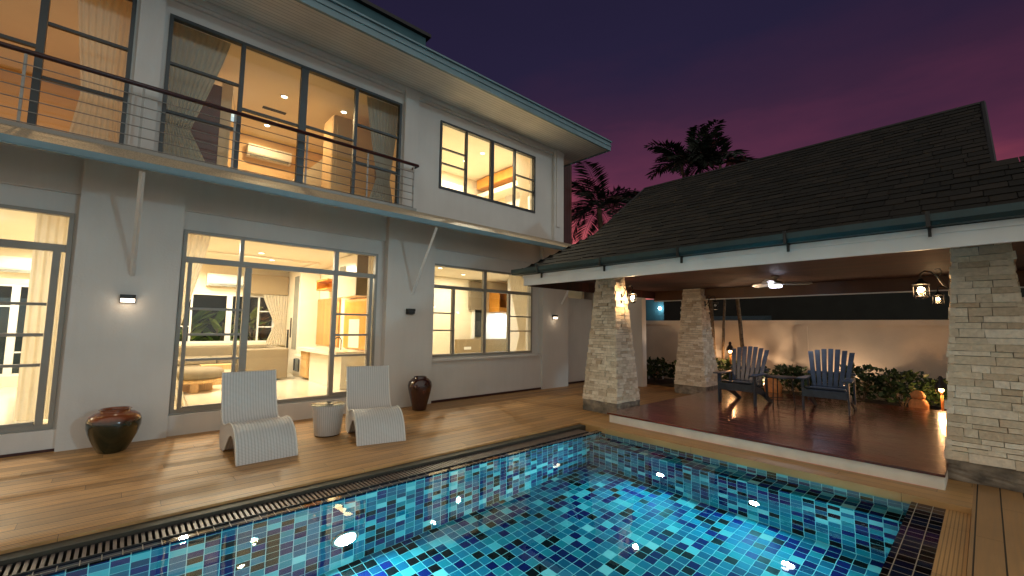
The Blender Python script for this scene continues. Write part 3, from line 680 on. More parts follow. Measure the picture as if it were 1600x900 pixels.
# ------------------------------------------------------------------ terrace furniture
def lounger(name, label, loc, rz, grp):
    t = thing(name, label, 'lounge chair', loc, rz, grp)
    # side outline: y = depth from the front foot, z = height
    top = [(0,0),(.035,.09),(.08,.19),(.14,.265),(.22,.325),(.31,.362),(.40,.374),(.50,.362),(.60,.335),(.69,.308),(.77,.295),(.84,.315),(.90,.385),(.945,.49),(.985,.61),(1.025,.75),(1.06,.885)]
    low = [(1.105,.87),(1.07,.72),(1.03,.55),(1.0,.36),(.985,.18),(.98,.0),(.72,.0),(.69,.03),(.63,.08),(.56,.14),(.49,.20),(.42,.24),(.35,.255),(.28,.24),(.21,.195),(.15,.13),(.10,.06),(.065,.0)]
    bm = bmesh.new(); w = .30
    # smooth the two curves a little
    def sm(p, k=2):
        for _ in range(k):
            q = [p[0]]
            for a, b in zip(p, p[1:]): q += [(a[0]*.75+b[0]*.25, a[1]*.75+b[1]*.25), (a[0]*.25+b[0]*.75, a[1]*.25+b[1]*.75)]
            q.append(p[-1]); p = q
        return p
    T = sm(top, 1); B = sm(low, 1)[::-1]          # both front to back
    def samp(p, n):
        d = [0]
        for a, b in zip(p, p[1:]): d.append(d[-1]+math.dist(a, b))
        out = []
        for i in range(n+1):
            s = d[-1]*i/n; j = 0
            while j < len(d)-2 and d[j+1] < s: j += 1
            k = (s-d[j])/max(1e-6, d[j+1]-d[j]); out.append((p[j][0]+(p[j+1][0]-p[j][0])*k, p[j][1]+(p[j+1][1]-p[j][1])*k))
        return out, d[-1]
    n = 48; Ts, lt = samp(T, n); Bs, lb = samp(B, n)
    uvl = bm.loops.layers.uv.new('UVMap')
    def strip(pts, ln, yoff=0):
        cols = [-w, -w+.012, -w*.33, w*.33, w-.012, w]; g = [[bm.verts.new((x, p[0], p[1] - (.006 if abs(x) == w else 0))) for x in cols] for p in pts]
        for i in range(len(pts)-1):
            for j in range(5):
                f = bm.faces.new([g[i][j], g[i][j+1], g[i+1][j+1], g[i+1][j]]); f.smooth = True
                for l, (a, b) in zip(f.loops, ((i,j),(i,j+1),(i+1,j+1),(i+1,j))): l[uvl].uv = (cols[b], ln*a/n)
        return g
    gt = strip(Ts, lt); gb = strip(Bs, lb)
    for s in (0, 5):
        for i in range(n):
            f = bm.faces.new([gt[i][s], gt[i+1][s], gb[i+1][s], gb[i][s]])
            for l in f.loops: l[uvl].uv = (l.vert.co.y, l.vert.co.z)
    f = bm.faces.new([gt[n][j] for j in range(6)] + [gb[n][j] for j in range(5, -1, -1)])
    for l in f.loops: l[uvl].uv = (l.vert.co.x, l.vert.co.z*.3)
    o = obj('woven_body', bm, 'wicker', t)
    for x in (-w, w):
        bm = bmesh.new(); tube(bm, [(x, p[0], p[1]) for p in Ts], .008, 6); obj('edge_piping', bm, 'white_pl', t, smooth=True)
    for x in (-w+.03, w-.03): obj('foot', bx((x-.02, x+.02, .01, .05, -.0, .012), (x-.02, x+.02, .90, .94, -.0, .012)), 'iron', t)
    return t
G = 'white woven lounge chairs on the deck'
lounger('lounge_chair', 'left white woven wave lounge chair in front of the middle glass doors', (1.31, 5.40, 0.002), R(1), G)
lounger('lounge_chair', 'right white woven wave lounge chair beside the dark wall pier', (2.57, 5.26, 0.002), R(-13), G)

t = thing('side_table', 'white woven bucket side table with glass top between the lounge chairs', 'side table', (2.20, 6.15, 0))
t.scale = (.9, .9, 1)
bm = bmesh.new(); uvl = bm.loops.layers.uv.new('UVMap'); n = 48; prof = [(.185, .015), (.19, .03), (.205, .2), (.222, .36), (.235, .40), (.23, .41)]; rg = []
for r_, z in prof: rg.append([bm.verts.new((r_*math.cos(k*2*PI/n), r_*math.sin(k*2*PI/n), z)) for k in range(n)])
for i in range(len(prof)-1):
    for k in range(n):
        f = bm.faces.new([rg[i][k], rg[i][(k+1)%n], rg[i+1][(k+1)%n], rg[i+1][k]]); f.smooth = True
        for l, (a, b) in zip(f.loops, ((i,k),(i,k+1),(i+1,k+1),(i+1,k))): l[uvl].uv = (b*.031*.9, prof[a][1])
obj('woven_drum', bm, 'wicker', t)
bm = bmesh.new(); lathe(bm, [(0, .412), (.245, .412), (.245, .420), (0, .420)], n=48); obj('glass_top', bm, 'pane', t)
bm = bmesh.new(); lathe(bm, [(0, .002), (.175, .002), (.175, .014), (0, .014)], n=32); obj('base', bm, 'iron', t)

bm = bmesh.new(); lathe(bm, [(0, 0), (.115, 0), (.13, .01), (.17, .09), (.215, .19), (.243, .29), (.245, .36), (.225, .41), (.18, .445), (.14, .458), (.135, .475), (.15, .485), (.14, .49), (.12, .478), (.115, .45), (.16, .42), (.2, .3), (.12, .05), (0, .04)], n=56)
o = obj('glazed_pot', bm, 'glaze'); o.location = (.03, 6.93, .002); tag(o, 'big round brown and green glazed pot on the deck between the glass doors', 'pot')
bm = bmesh.new(); lathe(bm, [(0, 0), (.11, 0), (.125, .01), (.135, .08), (.165, .2), (.20, .34), (.215, .43), (.20, .50), (.15, .55), (.115, .57), (.118, .585), (.105, .59), (.10, .57), (.1, .5), (0, .45)], n=48)
o = obj('tall_vase', bm, 'vase'); o.location = (4.06, 6.90, .002); tag(o, 'tall dark maroon glazed urn against the wall right of the lounge chairs', 'urn')

# ------------------------------------------------------------------ pavilion
pav = thing('pavilion', 'open garden pavilion with a dark shingle roof on four stone pillars', 'pavilion')
EZ, HX0, HX1 = 2.50, 5.52, 11.46
YL, YR = 5.93, -1.12
RX, RZ, RY0, RY1 = 8.5, 4.60, -.14, 4.95
def slab_quad(bm, a, b, c, d): bm.faces.new([bm.verts.new(p) for p in (a, b, c, d)])
KX, KZ = 6.60, 3.215
# underlay: front and back slopes, skirts and gables as one closed-looking shell
bm = bmesh.new()
def q(*p): bm.faces.new([bm.verts.new(x) for x in p])
BX = 2*RX-KX
q((HX0, YL, EZ), (HX0, -6.0, EZ), (KX, -6.0, KZ), (KX, RY1, KZ)); q((KX, RY1, KZ), (KX, RY0, KZ), (RX, RY0, RZ), (RX, RY1, RZ))
q((HX1, -6.0, EZ), (HX1, YL, EZ), (BX, RY1, KZ), (BX, -6.0, KZ)); q((BX, RY0, KZ), (BX, RY1, KZ), (RX, RY1, RZ), (RX, RY0, RZ))
q((HX1, YL, EZ), (HX0, YL, EZ), (KX, RY1, KZ), (BX, RY1, KZ)); q((KX, -6.0, KZ), (KX, RY0, KZ), (BX, RY0, KZ), (BX, -6.0, KZ))
bm.faces.new([bm.verts.new(p) for p in ((KX, RY1, KZ), (BX, RY1, KZ), (RX, RY1, RZ))]); bm.faces.new([bm.verts.new(p) for p in ((BX, RY0, KZ), (KX, RY0, KZ), (RX, RY0, RZ))])
roof = obj('roof', bm, 'roof_dk', pav)
# shingles on the front slope and the side skirt
random.seed(5)
def shingle_slope(bm, o, u, v, nrm, w_at, hgt, row=.145, wid=.23):
    """o: eave corner, u: along the eave, v: up the slope (unit), w_at(t)->(s0,s1) extent along u at slope distance t"""
    t = 0; k = 0
    while t < hgt - .02:
        s0, s1 = w_at(t); s = s0 - random.random()*wid
        while s < s1:
            ww = wid*random.uniform(.72, 1.2); a, b = max(s, s0), min(s+ww-.006, s1)
            if b - a > .03:
                dz = random.uniform(0, .008); drop = random.uniform(-.016, .016)
                lo, hi = t-.01+drop, min(t+row*1.12, hgt)
                th = .014+dz
                P = []
                for (ss, tt, hh) in ((a, lo, .004+th), (b, lo, .004+th), (b, hi, .010), (a, hi, .010), (a, lo, .004), (b, lo, .004)):
                    P.append(bm.verts.new(o + u*ss + v*tt + nrm*hh))
                bm.faces.new([P[0], P[1], P[2], P[3]]); bm.faces.new([P[4], P[5], P[1], P[0]])
            s += ww
        t += row; k += 1
bm = bmesh.new()
v = Vector((RX-HX0, 0, RZ-EZ)); H = v.length; v.normalize(); u = Vector((0, -1, 0)); nn = Vector((-v.z, 0, v.x))
kd = math.hypot(KX-HX0, KZ-EZ)
def ext(t):
    if t < kd: return (.98*t/kd, YL+6.0)
    return (YL-RY1, YL-RY0)
shingle_slope(bm, Vector((HX0, YL, EZ)), u, v, nn, ext, H)
v2 = Vector((0, -(YL-RY1), KZ-EZ)); H2 = v2.length; v2.normalize(); u2 = Vector((1, 0, 0)); n2 = Vector((0, -v2.z, -v2.y)); n2 = Vector((0, KZ-EZ, YL-RY1)).normalized()
shingle_slope(bm, Vector((HX0, YL, EZ)), u2, v2, n2, lambda t: (1.08*t/H2, (HX1-HX0)-1.08*t/H2), H2)
obj('shingles', bm, 'shingle', roof)
bm = bmesh.new(); tube(bm, [(RX, RY0-.03, RZ+.01), (RX, RY1+.03, RZ+.01)], .035, 6); tube(bm, [(HX0, YL, EZ+.02), (KX, RY1, KZ+.03), (RX, RY1+.01, RZ+.02)], .028, 6); tube(bm, [(KX, RY0-.01, KZ+.03), (RX, RY0-.01, RZ+.02)], .03, 6)
obj('ridge_cap', bm, 'roof_tile', roof)
# eaves
f = obj('fascia', bx((5.56, 5.599, -6, 5.80, 2.27, 2.465), (5.601, 11.3, 5.761, 5.80, 2.27, 2.46), (11.301, 11.34, -6, 5.8, 2.27, 2.46)), 'white_trim', pav)
obj('fascia_step', bx((5.545, 5.559, -6, 5.815, 2.405, 2.463)), 'white_trim', f)
bm = bmesh.new(); prism(bm, [(5.545, 2.47), (5.545, 2.58), (5.535, 2.58), (5.535, 2.485), (5.46, 2.485), (5.43, 2.52), (5.43, 2.575), (5.418, 2.575), (5.418, 2.51), (5.452, 2.47)], 'y', -6, 6.0)
g = obj('gutter', bm, 'gutter', pav)
for y in (5.3, 3.95, 2.7, 1.45, .3):
    obj('gutter_bracket', bx((5.405, 5.545, y-.015, y+.015, 2.455, 2.469), (5.402, 5.417, y-.015, y+.015, 2.455, 2.60), (5.51, 5.5345, y-.012, y+.012, 2.38, 2.4545)), 'iron', g)
obj('ceiling', bx((5.6, 10.2, -6, 5.76, 2.445, 2.462), (10.45, 11.3, -6, 5.76, 2.445, 2.462)), 'soffit_wood', pav)
obj('back_beam', bx((10.2, 10.45, -6, 5.75, 2.20, 2.52)), 'beam_wood', pav)
obj('lining', bx((5.602, 5.63, -6, 5.74, 2.275, 2.444), (5.632, 10.19, 5.72, 5.755, 2.26, 2.444)), 'soffit_wood', pav)
obj('beam_edge', bx((10.17, 10.199, -6, 5.72, 2.185, 2.205)), 'white_trim', pav)

def pillar(cx, cy, faces, label, z0=.0, rows=(.04, .045, .05, .06, .065), lens=(.06, .22)):
    p = obj('pillar', bx(), 'mortar', pav)
    bpy.data.objects.remove(p)
    zb, zt, hb, ht = z0+.20, 2.50, .355, .19
    def hw(z, q=0.): return hb + (ht-q-hb)*(z-zb)/(zt-zb)
    hx = .06
    bm = bmesh.new()
    lo = [bm.verts.new((cx+sx*(hb-.02), cy+sy*(hb-.02), zb-.19)) for sx, sy in ((-1,-1),(1,-1),(1,1),(-1,1))]
    hi = [bm.verts.new((cx+sx*(ht-hx-.02), cy+sy*(ht-.02), zt+.02)) for sx, sy in ((-1,-1),(1,-1),(1,1),(-1,1))]
    for i in range(4): bm.faces.new([lo[i], lo[(i+1)%4], hi[(i+1)%4], hi[i]])
    bm.faces.new(hi)
    p = obj('pillar', bm, 'mortar', pav); p['label'] = label
    bm = bmesh.new()
    for (ax, sg) in faces:
        z = zb
        while z < zt-.01:
            hgt = random.choice(rows); z2 = min(z+hgt, zt); h = hw(z) if ax == 'x' else hw(z, hx); s = -h-.012+random.uniform(0, .01)
            while s < h:
                L_ = random.uniform(*lens); e = min(s+L_, h+.012)
                if h+.012-e < .05: e = h+.012
                d = random.uniform(.0, .034)
                # outer face vertices with slight irregularity; the wall leans inwards
                def P(a, zz, dd):
                    o_ = hw(zz, hx if ax == 'x' else 0.)+dd
                    return (cx+sg*o_, cy+a, zz) if ax == 'x' else (cx+a, cy+sg*o_, zz)
                j = lambda: random.uniform(-.003, .003)
                a0, a1, b0, b1 = s+.002, e-.002, z+.0025, z2-.0025
                vs = [bm.verts.new(P(a0+j(), b0+j(), d)), bm.verts.new(P(a1+j(), b0+j(), d)), bm.verts.new(P(a1+j(), b1+j(), d)), bm.verts.new(P(a0+j(), b1+j(), d))]
                vi = [bm.verts.new(P(a0, b0, -.03)), bm.verts.new(P(a1, b0, -.03)), bm.verts.new(P(a1, b1, -.03)), bm.verts.new(P(a0, b1, -.03))]
                bm.faces.new(vs)
                for i in range(4): bm.faces.new([vs[i], vs[(i+1)%4], vi[(i+1)%4], vi[i]])
                s = e
            z = z2
    obj('stone_cladding', bm, 'stone', p)
    bm = bmesh.new(); h = hb+.012; n = 5
    bmesh.ops.create_cube(bm, size=1)
    bmesh.ops.subdivide_edges(bm, edges=bm.edges, cuts=7, use_grid_fill=True)
    for v_ in bm.verts:
        v_.co = Vector((cx+v_.co.x*2*h, cy+v_.co.y*2*h, z0+.10+v_.co.z*.198))
        v_.co += Vector((random.uniform(-1, 1), random.uniform(-1, 1), random.uniform(-.3, .3)))*.009
    obj('plinth', bm, 'plinth', p)
PF = [('x', -1), ('y', -1), ('y', 1), ('x', 1)]
pillar(6.76, 4.70, PF, 'stone pillar at the corner nearest the pool and the house')
pillar(6.76, -.01, PF, 'stone pillar in the right foreground', rows=(.05, .065, .075, .09), lens=(.10, .36))
pillar(10.15, 4.66, PF, 'far stone pillar behind the left deck chair')
pillar(10.15, .0, PF, 'rear stone pillar hidden behind the right foreground pillar')

def lantern(label, loc, face, lit=True, e=8.):
    """face: unit vector out of the pillar face (x, y)"""
    rz = math.atan2(face[1], face[0]) - PI/2
    t = thing('wall_lantern', label, 'lantern', loc, rz, 'curved iron lanterns on the stone pillars')
    obj('wall_plate', bx((-.03, .03, .0, .012, -.10, .10)), 'iron', t, bevel=.004)
    bm = bmesh.new(); tube(bm, [(0, .012, 0), (0, .06, .05), (0, .10, .14), (0, .15, .20), (0, .205, .215), (0, .24, .18), (0, .24, .13)], .009, 8); tube(bm, [(0, .10, .14), (0, .06, .19), (0, .08, .235), (0, .12, .225)], .006, 6)
    obj('arm', bm, 'iron', t, smooth=True)
    bm = bmesh.new(); lathe(bm, [(0, .13), (.02, .125), (.03, .10), (.075, .07), (.08, .06), (.06, .06)], 0, .24, 20); obj('cap', bm, 'iron', t)
    bm = bmesh.new(); lathe(bm, [(.058, .06), (.066, .0), (.062, -.05), (.048, -.075)], 0, .24, 20); obj('glass', bm, 'glasscup', t)
    bm = bmesh.new(); lathe(bm, [(.05, -.072), (.062, -.085), (.04, -.10), (0, -.105)], 0, .24, 20); lathe(bm, [(.0, -.07), (.05, -.072)], 0, .24, 20); obj('base', bm, 'iron', t)
    bm = bmesh.new()
    for k in range(4): a = k*PI/2+.4; tube(bm, [(.07*math.cos(a), .24+.07*math.sin(a), .06), (.073*math.cos(a), .24+.073*math.sin(a), -.08)], .003, 5)
    obj('cage', bm, 'iron', t)
    bm = bmesh.new(); bmesh.ops.create_uvsphere(bm, u_segments=14, v_segments=8, radius=.022)
    for v_ in bm.verts: v_.co = Vector((v_.co.x, .24+v_.co.y, v_.co.z*1.3-.0))
    obj('bulb', bm, 'flame' if lit else 'white_pl', t, smooth=True)
    if lit:
        l = lamp('POINT', 'lantern_glow', (0, .24, 0), e*.6, (1, .62, .32), .045); l.parent = t
lantern('lit iron lantern on the pillar between the pool and the house', (6.76, 4.47, 2.05), (0, -1), True, 60)
lantern('larger lit iron lantern on the right foreground pillar', (6.80, .235, 1.98), (0, 1), True, 24)
lantern('smaller lit iron lantern just below the larger one at the right', (10.15, .27, 2.05), (0, 1), True, 9)
lantern('unlit iron lantern on the far pillar behind the left deck chair', (10.15, 4.42, 2.05), (0, -1), False)

t = thing('ceiling_fan', 'white ceiling fan with a bright lamp under the pavilion ceiling', 'ceiling fan', (8.5, 2.45, 2.445), R(-62))
bm = bmesh.new(); lathe(bm, [(.055, 0), (.06, -.03), (.02, -.04), (.02, -.09)], n=20); obj('rod', bm, 'steel', t)
bm = bmesh.new(); lathe(bm, [(.0, -.085), (.085, -.09), (.095, -.12), (.09, -.16), (0, -.165)], n=28); obj('motor', bm, 'steel', t)
bm = bmesh.new(); lathe(bm, [(0, -.205), (.09, -.200), (.10, -.185), (.10, -.166)], n=28); obj('lamp_bowl', bm, 'fanlight', t)
for k in range(3):
    a = k*2*PI/3; bm = bmesh.new()
    pts = [(.09, -.03), (.25, -.06), (.48, -.06), (.55, -.02), (.55, .02), (.48, .05), (.25, .05), (.09, .03)]
    lo = [bm.verts.new((x*math.cos(a)-y*math.sin(a), x*math.sin(a)+y*math.cos(a), -.135+y*.5)) for x, y in pts]
    hi = [bm.verts.new(v_.co+Vector((0, 0, .008))) for v_ in lo]; bm.faces.new(lo[::-1]); bm.faces.new(hi)
    for i in range(len(pts)): j = (i+1) % len(pts); bm.faces.new([lo[i], lo[j], hi[j], hi[i]])
    obj('blade', bm, 'slat_white', t)
l = lamp('AREA', 'fan_lamp_glow', (0, 0, -.215), 16, (.80, .83, 1), .18); l.parent = t

# Adirondack chairs: local front faces -X
def deck_chair(label, loc, rz, grp):
    t = thing('deck_chair', label, 'deck chair', loc, rz, grp)
    for s in (-1, 1):
        obj('leg', bx((0, .10, s*.31-.012, s*.31+.012, 0, .52)), 'bluewood', t, bevel=.003)
        bm = bmesh.new(); prism(bm, [(.0, .26), (.0, .38), (.42, .27), (.90, .0), (.72, .0), (.40, .16)], 'y', s*.285-.012, s*.285+.012); obj('side_rail', bm, 'bluewood', t, bevel=.003)
        bm = bmesh.new(); prism(bm, [(-.06, s*.31-.07), (-.06, s*.31+.07), (.12, s*.31+.08), (.62, s*.31+.04), (.62, s*.31-.02), (.2, s*.31-.055)], 'z', .521, .545); obj('armrest', bm, 'bluewood', t, bevel=.004)
        obj('leg', bx((.50, .57, s*.325-.012, s*.325+.012, .12, .52)), 'bluewood', t, bevel=.003)
    bm = bmesh.new()
    for k in range(5):
        x = .01+k*.095; z = .385-k*.022
        box(bm, x, x+.083, -.27, .27, z, z+.02)
    obj('seat', bm, 'bluewood', t, bevel=.003)
    obj('apron', bx((-.014, .008, -.297, .297, .24, .36)), 'bluewood', t, bevel=.003)
    for k in range(7):
        a = (k-3)/3; bm = bmesh.new()
        yb, yt = a*.215, a*.30; hgt = .74-.055*a*a
        for (w0, z0_, z1_) in ((.032, 0, 1),):
            pts = []
            for f_, wd in ((0, .030), (1, .037)):
                y = yb+(yt-yb)*f_; x = .44+.26*f_*hgt/.74; z = .28+hgt*f_
                pts.append((x, y-wd, y+wd, z))
            (xa, ya0, ya1, za), (xb, yb0, yb1, zb_) = pts
            vs = [bm.verts.new(p) for p in ((xa, ya0, za), (xa, ya1, za), (xb, yb1, zb_), (xb, yb0, zb_), (xa+.02, ya0, za+.007), (xa+.02, ya1, za+.007), (xb+.02, yb1, zb_+.007), (xb+.02, yb0, zb_+.007))]
            for f in ((0,1,2,3), (7,6,5,4), (0,4,5,1), (1,5,6,2), (2,6,7,3), (3,7,4,0)): bm.faces.new([vs[i] for i in f])
        obj('back_slat', bm, 'bluewood', t, bevel=.002)
    obj('back_rail', bx((.59, .63, -.34, .34, .58, .63), (.475, .50, -.27, .27, .33, .40)), 'bluewood', t, bevel=.002)
    return t
G = 'blue grey slatted wooden deck chairs'
deck_chair('left blue grey slatted deck chair in front of the far stone pillar', (8.36, 3.13, .151), R(-3), G)
deck_chair('right blue grey slatted deck chair with pale moonlit back slats', (8.66, 1.85, .151), R(2), G)
t = thing('small_metal_table', 'small dark metal table between the two slatted deck chairs', 'table', (8.80, 2.52, .151))
bm = bmesh.new(); lathe(bm, [(0, .50), (.25, .50), (.26, .512), (.25, .52), (0, .52)], n=32); obj('table_top', bm, 'iron', t)
for k in range(3):
    a = k*2*PI/3+.6; bm = bmesh.new(); tube(bm, [(.2*math.cos(a), .2*math.sin(a), 0), (.17*math.cos(a), .17*math.sin(a), .5)], .009, 6); obj('leg', bm, 'iron', t)
bm = bmesh.new(); tube(bm, [(.19*math.cos(k*PI/12), .19*math.sin(k*PI/12), .12) for k in range(25)], .006, 5); obj('ring', bm, 'iron', t)

# ------------------------------------------------------------------ garden and boundary
t = thing('boundary_wall', 'tan rendered garden boundary wall behind the pavilion', 'wall', (12.2, 0, 0))
obj('wall_panels', bx((0, .15, -8, 12, -.02, 1.60)), 'bwall', t)
obj('coping', bx((-.03, .18, -8, 12, 1.63, 1.74), (-.015, .16, -8, 12, 1.601, 1.629)), 'bwall', t)
for y in (-2.4, .0+3.0, 8.4): obj('pier', bx((-.035, -.001, y-.12, y+.12, -.02, 1.6)), 'bwall', t)
t = thing('neighbour_building', 'dark neighbouring building rising above the boundary wall', 'building', (16, 0, 0))
obj('wall', bx((0, 6, -14, 8.6, 0, 3.4)), 'far_dk', t); obj('roof_slab', bx((-.2, 6.2, -14.2, 8.8, 3.402, 3.55)), 'roof_dk', t)
t = thing('low_shed_roof', 'low grey blue shed roof just above the boundary wall', 'shed', (14.2, 4.6, 0))
obj('wall', bx((.1, 1.1, .1, 1.9, 0, 1.75)), 'far_dk', t); bm = bmesh.new(); prism(bm, [(0, 1.752), (0, 1.80), (1.2, 1.95), (1.2, 1.752)], 'y', 0, 2); obj('roof', bm, 'far_roof', t)
t = thing('teal_outbuilding', 'small teal outbuilding left of the far pillar with a bright lamp', 'outbuilding', (19, 10.2, 0))
obj('wall', bx((0, 3, 0, 1.0, 0, 2.9)), 'far_teal', t); 
bm = bmesh.new(); bmesh.ops.create_uvsphere(bm, u_segments=12, v_segments=8, radius=.07)
for v_ in bm.verts: v_.co += Vector((-.12, .15, 2.45))
obj('lamp', bm, 'star', t)
lamp('POINT', 'outbuilding_lamp', (18.6, 10.3, 2.45), 12, (.5, .85, 1), .07)

def leaf_cloud(bm, n, cx, cy, rx, ry, z0, z1, size, rng):
    for _ in range(n):
        a = rng.uniform(0, 2*PI); r_ = math.sqrt(rng.random()); z = z0 + (z1-z0)*rng.random()**.8
        k = 1 - .35*((z-z0)/(z1-z0))**2
        p = Vector((cx+rx*r_*k*math.cos(a), cy+ry*r_*k*math.sin(a), z))
        d = Vector((rng.uniform(-1, 1), rng.uniform(-1, 1), rng.uniform(-.1, .9))).normalized()
        s = size*rng.uniform(.6, 1.3); side = d.cross(Vector((rng.uniform(-1, 1), rng.uniform(-1, 1), 1))).normalized()*s*.28
        b = p + d*s*.5 + Vector((0, 0, .01)); e = p + d*s
        vs = [bm.verts.new(x) for x in (p, b+side, e, b-side)]; bm.faces.new(vs)
rng = random.Random(3)
G = 'low leafy shrubs along the boundary wall'
shr = [(11.2, 6.3, .55, .42), (11.35, 5.55, .5, .40), (11.5, 4.5, .62, .42), (11.3, 3.75, .50, .40), (11.5, 3.1, .56, .40), (11.2, 2.4, .50, .42), (11.45, 1.8, .66, .42), (11.3, 1.15, .62, .42), (11.55, .6, .5, .4), (11.2, .1, .60, .36), (11.6, -.5, .5, .4)]
lab = ['dark shrub left of the far pillar', 'shrub just behind the left edge of the far pillar', 'shrub at the foot of the leaning palm trunks', 'shrub behind the left deck chair', 'shrub behind the small metal table', 'shrub showing between the table and the right deck chair', 'tall shrub behind the right deck chair', 'bushy shrub just right of the right deck chair', 'shrub left of the terracotta jar', 'shrub behind the torch lamp at the right', 'shrub hidden at the right beyond the foreground pillar']
for (x, y, h, r_), lb in zip(shr, lab):
    t = thing('shrub', lb, 'shrub', (x, y, 0), 0, G)
    bm = bmesh.new(); leaf_cloud(bm, 520, 0, 0, r_, r_*1.05, .10, h+.06, .115, rng); obj('foliage', bm, 'leaf', t)
    bm = bmesh.new()
    for k in range(6): a = rng.uniform(0, 2*PI); tube(bm, [(0, 0, 0), (.12*math.cos(a), .12*math.sin(a), h*.4), (.25*math.cos(a), .25*math.sin(a), h*.85)], .008, 5)
    obj('stem', bm, 'trunk', t)

def frond(bm, base, az, tilt, length, droop, lw, rng, nl=26, wd=.035, spine=None):
    d = Vector((math.cos(az), math.sin(az), 0)); p = Vector(base); el = tilt; pts = [p.copy()]; n = 14
    for i in range(n):
        p = p + (d*math.cos(el) + Vector((0, 0, math.sin(el))))*length/n; el -= droop/n; pts.append(p.copy())
    tube(bm, pts, .018, 4, .004)
    side = d.cross(Vector((0, 0, 1)))
    for k in range(nl):
        s = .14 + .86*k/nl; f = s*n; i = min(int(f), n-1); q_ = pts[i].lerp(pts[i+1], f-i); tg = (pts[i+1]-pts[i]).normalized(); nrm = side.cross(tg)
        L_ = lw*math.sin(PI*min(1, s*.82+.16))**.7*rng.uniform(.85, 1.1)
        for sg in (-1, 1):
            dr = (side*sg*.8 + tg*.62 + nrm*rng.uniform(-.05, .3) - Vector((0, 0, .12))).normalized()
            w_ = tg*wd*rng.uniform(.7, 1.1)
            m_ = q_+dr*L_*.5; e = q_+dr*L_+Vector((0, 0, -.10*L_))
            bm.faces.new([bm.verts.new(x) for x in (q_, m_+w_*.6, e, m_-w_*.6)])
def palm(label, foot, crown, nf, length, lw, seed, group=None, rt=.07, wd=.04, az0=0., tilt=(.25, 1.25), nl=26):
    rng = random.Random(seed)
    t = thing('palm_tree', label, 'palm tree', foot, 0, group)
    c = Vector(crown)-Vector(foot)
    bm = bmesh.new(); tube(bm, [(0, 0, 0), (c.x*.2, c.y*.2, c.z*.3), (c.x*.55, c.y*.55, c.z*.65), tuple(c)], rt, 10, rt*.7); obj('trunk', bm, 'trunk', t, smooth=True)
    bm = bmesh.new()
    for k in range(nf):
        frond(bm, c, az0+k*2.399+rng.uniform(-.2, .2), rng.uniform(*tilt), length*rng.uniform(.8, 1.1), rng.uniform(.9, 1.9), lw, rng, nl, wd)
    obj('crown', bm, 'palm', t)
G = 'palm trees silhouetted against the dusk sky'
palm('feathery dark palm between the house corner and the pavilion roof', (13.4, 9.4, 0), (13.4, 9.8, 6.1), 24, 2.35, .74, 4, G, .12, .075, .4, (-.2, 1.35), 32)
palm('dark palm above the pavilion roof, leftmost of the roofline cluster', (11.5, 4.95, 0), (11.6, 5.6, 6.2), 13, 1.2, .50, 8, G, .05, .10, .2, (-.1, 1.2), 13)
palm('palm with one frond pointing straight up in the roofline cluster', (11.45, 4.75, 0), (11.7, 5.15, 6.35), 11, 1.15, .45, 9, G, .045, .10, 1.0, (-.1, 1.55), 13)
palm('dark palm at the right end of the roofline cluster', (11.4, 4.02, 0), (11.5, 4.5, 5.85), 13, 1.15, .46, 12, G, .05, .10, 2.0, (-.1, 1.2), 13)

palm('thin leaning palm stem hugging the far stone pillar', (11.4, 4.80, 0), (11.9, 5.0, 5.3), 9, .9, .40, 31, G, .035, .10, 1.4, (-.1, 1.0), 12)
palm('thin palm stem between the far pillar and the torch lamp', (11.5, 4.62, 0), (11.8, 4.35, 5.2), 9, .9, .40, 37, G, .035, .10, .7, (-.1, 1.0), 12)
def garden_lamp(label, loc, h, lit_e):
    t = thing('garden_torch', label, 'garden lamp', loc, 0, 'torch shaped garden lamps by the boundary wall')
    bm = bmesh.new(); tube(bm, [(0, 0, 0), (0, 0, h-.02)], .02, 8); obj('post', bm, 'terra', t)
    bm = bmesh.new(); lathe(bm, [(.095, h+.05), (.09, h+.07), (.06, h+.15), (.03, h+.19), (.035, h+.24), (.015, h+.27), (0, h+.27)], n=20); obj('cap', bm, 'iron', t)
    bm = bmesh.new(); bmesh.ops.create_uvsphere(bm, u_segments=12, v_segments=8, radius=.035)
    for v_ in bm.verts: v_.co.z += h+.025
    obj('bulb', bm, 'flame2', t)
    l = lamp('POINT', 'torch_glow', (0, 0, h-.05), lit_e, (1, .52, .22), .05); l.parent = t
garden_lamp('garden torch lamp with a black conical cap left of the left deck chair', (11.4, 4.36, 0), .92, 16)
garden_lamp('garden torch lamp glowing beside the right foreground pillar', (10.95, .60, 0), .44, 30)
# uplights hidden in the planting: the photo shows their glow on trunks, jar and wall
for i, (x, y, e) in enumerate(((11.25, 4.85, 5), (11.8, 2.2, 3), (11.35, 3.5, 4))):
    lb = ('garden uplight at the base of the leaning palm trunks', 'garden uplight in the shrubs behind the right deck chair', 'garden uplight beside the terracotta ball')[i]
    t = thing('garden_uplight', lb, 'garden lamp', (x, y, 0.02), 0, 'small garden uplights in the planting bed')
    bm = bmesh.new(); lathe(bm, [(.05, 0), (.06, .08), (.045, .08), (.04, .05), (0, .05)], n=16); obj('housing', bm, 'iron', t)
    bm = bmesh.new(); lathe(bm, [(0, .06), (.038, .06), (.038, .064), (0, .066)], n=14); obj('bulb', bm, 'flame2', t)
    l = lamp('SPOT', 'uplight_glow', (0, 0, .10), e*14, (1, .66, .40), .03, (PI, 0, 0)); l.data.spot_size = R(120); l.parent = t
t = thing('terracotta_jar', 'orange terracotta jar with a round stone lid beside the torch lamp', 'jar', (10.80, .90, 0.02))
t.scale = (.7, .7, .8)
